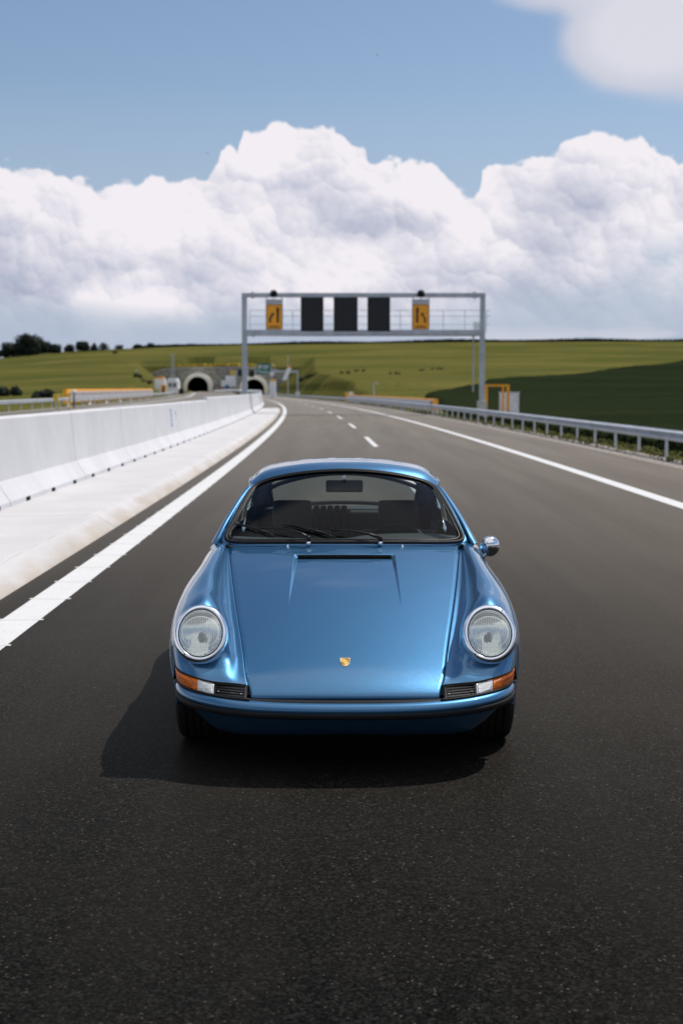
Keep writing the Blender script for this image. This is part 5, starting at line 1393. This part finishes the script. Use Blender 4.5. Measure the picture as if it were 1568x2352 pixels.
# --- wipers, washer jets -------------------------------------------------------
def on_ws(px, py, lift=.012):
    """nearest point of the screen surface for a sight line"""
    d = ray(px, py); best = None
    for u in np.linspace(-1, 1, 81):
        for v_ in np.linspace(-.05, 1, 60):
            p = ws(u, v_); q = np.array([0, 0, CH])+d*(p[1]/d[1])-np.array([.0155, 0, 0]); e = (q[0]-p[0])**2+(q[2]-p[2])**2
            if best is None or e < best[0]: best = (e, p)
    return Vector(best[1]+np.array([0, -lift*.55, lift*.83]))
for (piv, mid, b0, b1) in (((712, 1249), (640, 1219), (541, 1206), (629, 1236)), ((872, 1249), (772, 1222), (653, 1209), (767, 1239))):
    w = bpy.data.objects.new('wiper', None); COL.objects.link(w); w.parent = car; w.location = OFF
    P0 = on_ws(*piv, .004); P0 += Vector((0, -.012, .004)); Pm = on_ws(*mid, .026); A0, A1 = on_ws(*b0, .012), on_ws(*b1, .012); Am = (A0+A1)/2
    MB().tube([P0+Vector((0, 0, .024)), P0.lerp(Pm, .28)+Vector((0, -.002, .026)), P0.lerp(Pm, .65)+Vector((0, 0, .016)), Am+Vector((0, -.004, .010))], [.0095, .0065, .0035, .003], 8).build('wiper_arm', 'black_plastic', w, smooth=True)
    MB().tube([P0+Vector((0, 0, -.012)), P0+Vector((0, 0, .005))], [.013, .011], 14).build('pivot_nut', 'chrome', w, smooth=True)
    MB().tube([P0+Vector((0, 0, .003)), P0+Vector((0, 0, .028)), P0+Vector((0, 0, .034))], [.0105, .0105, .006], 14).build('pivot_cap', 'black_plastic', w, smooth=True)
    Q = [A0.lerp(A1, t_) for t_ in np.linspace(0, 1, 9)]; Q = [q+Vector((0, -.001, .0015))*math.sin(math.pi*i/8)*2 for i, q in enumerate(Q)]
    MB().tube(Q, .0045, 6).build('wiper_blade', 'black_rubber', w, smooth=True)
    MB().tube([Q[1]+Vector((0, -.003, .006)), Am+Vector((0, -.006, .012)), Q[7]+Vector((0, -.003, .006))], .0030, 6).build('blade_bridge', 'black_plastic', w, smooth=True)
for x in (-.290, .297):
    y, z = hoodpt(np.array([x]), np.array([HL-.004])); cm(MB().lathe([(.0001, .009), (.005, .008), (.007, .003), (.0072, -.004)], 14, Matrix.Translation((x, float(y[0])-.004, float(z[0]+.001)))).build('washer_jet', 'chrome', car, smooth=True))

# --- fuel flap outline on the wing -----------
def wing_pt(x, Y):
    Pp = FR[:, :70].reshape(-1, 3); d = (Pp[:, 0]-x)**2+(Pp[:, 1]-Y)**2; k_ = np.argsort(d)[:4]; w = 1/(d[k_]+1e-6); return (x, Y, float((Pp[k_, 2]*w).sum()/w.sum()))
pts = [wing_pt(.690+.030*math.cos(a), 7.225+.070*math.sin(a)) for a in np.linspace(R_(100), R_(330), 26)]
cm(MB().tube([(p[0], p[1], p[2]+.0002) for p in pts], .0022, 6).build('fuel_flap_gap', 'black_rubber', car, smooth=True))
# --- door mirror ---------------------------------------------------------------
mr_ = bpy.data.objects.new('door_mirror', None); COL.objects.link(mr_); mr_.parent = car; mr_.location = OFF
mc = Vector((.782, 7.60, .785)); mxm = Matrix.Translation(mc) @ Matrix.Rotation(math.pi/2+R_(8), 4, 'X') @ Matrix.Rotation(R_(16), 4, 'Y') @ Matrix.Scale(1.17, 4)
MB().lathe([(.0001, .030), (.012, .0292), (.026, .0252), (.038, .0170), (.0455, .0060), (.0478, -.004), (.0470, -.012), (.0445, -.016)], 48, mxm).build('mirror_shell', 'chrome', mr_, smooth=True)
MB().lathe([(.0445, -.0135), (.0001, -.0135)], 32, mxm).build('mirror_glass', 'chrome', mr_)
MB().tube([(.735, 7.585, .725), (.752, 7.58, .737), (.757, 7.582, .752), (.765, 7.588, .770)], [.011, .008, .007, .010], 12).build('mirror_stem', 'chrome', mr_, smooth=True)
MB().lathe([(.0001, .006), (.022, .004), (.026, -.004)], 24, Matrix.Translation((.730, 7.585, .722)) @ Matrix.Rotation(R_(40), 4, 'Y')).build('mirror_foot', 'chrome', mr_, smooth=True)

# --- interior --------------------------------------------------------------------
cm(MB().box(-.62, .62, 7.35, 9.3, .22, .27).box(-.66, -.60, 7.45, 9.0, .27, .78).box(.60, .66, 7.45, 9.0, .27, .78).build('cabin_tub', 'dark_void', car))
# dashboard
rows = []
for x in np.linspace(-.60, .60, 31):
    y0 = 7.30+.40*x*x; z0 = .828; hump = .022*math.exp(-((x-.30)/.24)**4)
    rows.append([(x, y0, z0-.02), (x, y0+.05, z0-.005), (x, y0+.16, z0+.004+hump*.6), (x, y0+.25+.03*(hump > .01), z0+.004+hump), (x, y0+.29+.03*(hump > .01), z0-.015+hump*.6), (x, y0+.30, .55)])
cm(grid('dashboard', np.array(rows), 'dash', car))
stw_ = bpy.data.objects.new('steering_wheel', None); COL.objects.link(stw_); stw_.parent = car; stw_.location = OFF
sc_ = Vector((.285, 7.86, .700)); mxs = Matrix.Translation(sc_) @ Matrix.Rotation(R_(62), 4, 'X')
ringp = [mxs @ Vector((.195*math.cos(a), .195*math.sin(a), 0)) for a in np.linspace(0, 2*math.pi, 50)]
MB().tube(ringp, .0125, 10, cap=False).build('steering_rim', 'leather', stw_, smooth=True)
MB().lathe([(.0001, .03), (.05, .028), (.065, .0)], 24, mxs).build('hub', 'leather', stw_, smooth=True)
for a in (R_(20), R_(160), R_(270)): MB().tube([mxs @ Vector((.05*math.cos(a), .05*math.sin(a), 0)), mxs @ Vector((.19*math.cos(a), .19*math.sin(a), 0))], .012, 6).build('spoke', 'black_plastic', stw_, smooth=True)
def cushion(name, x0, x1, y0, y1, z0, z1, lean, mat, parent, be=.03):
    mb = MB().box(x0, x1, y0, y1, z0, z1); mb.v = [(x, y+(z-z0)*lean, z) for x, y, z in mb.v]
    return mb.build(name, mat, parent, smooth=True, bevel=be)
for xc in (-.305, .315):
    st = bpy.data.objects.new('front_seat', None); COL.objects.link(st); st.parent = car; st.location = OFF
    cushion('seat_cushion', xc-.24, xc+.24, 7.85, 8.32, .30, .46, 0, 'leather', st)
    cushion('seat_back', xc-.23, xc+.23, 8.22, 8.33, .44, .80, .25, 'leather', st, .04)
    cushion('headrest', xc-.115, xc+.115, 8.30, 8.375, .775, .975, .2, 'leather', st, .03)
rs = bpy.data.objects.new('rear_seat', None); COL.objects.link(rs); rs.parent = car; rs.location = OFF
cushion('rear_bench_back', -.56, .56, 9.02, 9.10, .45, .86, .25, 'leather', rs, .03)
cushion('parcel_shelf', -.56, .56, 9.05, 9.28, .83, .87, 0, 'dash', rs, .01)
for k_ in range(5): cushion('bench_rib', -.19+k_*.043, -.153+k_*.043, 8.78, 8.84, .62, .905, .2, 'leather', rs, .012)
cushion('bench_side', .03, .50, 8.92, 8.98, .5, .86, .2, 'dash', rs, .02)
im = bpy.data.objects.new('rear_view_mirror', None); COL.objects.link(im); im.parent = car; im.location = OFF
zc = 1.095
cushion('mirror_casing', -.102, .102, 7.80, 7.83, zc-.033, zc+.033, .1, 'black_plastic', im, .013)
MB().tube([(0, 7.81, zc+.02), (0, 7.79, zc+.055), (0, 7.785, zc+.062)], [.010, .007, .008], 10).build('mirror_stalk', 'black_plastic', im, smooth=True)
MB().lathe([(.0001, .004), (.010, .003), (.013, -.003)], 16, Matrix.Translation((0, 7.765, zc+.052)) @ Matrix.Rotation(math.pi/2-.3, 4, 'X')).build('mirror_stud', 'whitebox', im, smooth=True)
for sd in (1, -1):   # door furniture glinting through the screen
    for (x, y, z, l) in ((.58, 8.05, .80, .09), (.575, 7.95, .70, .06), (.56, 8.3, .92, .07)):
        cm(MB().tube([(x*sd, y, z), (x*sd*.985, y+.02, z+l*.4), ((x-.02)*sd, y+.03, z+l)], [.008, .012, .005], 8).build('door_fitting', 'chrome', car, smooth=True))
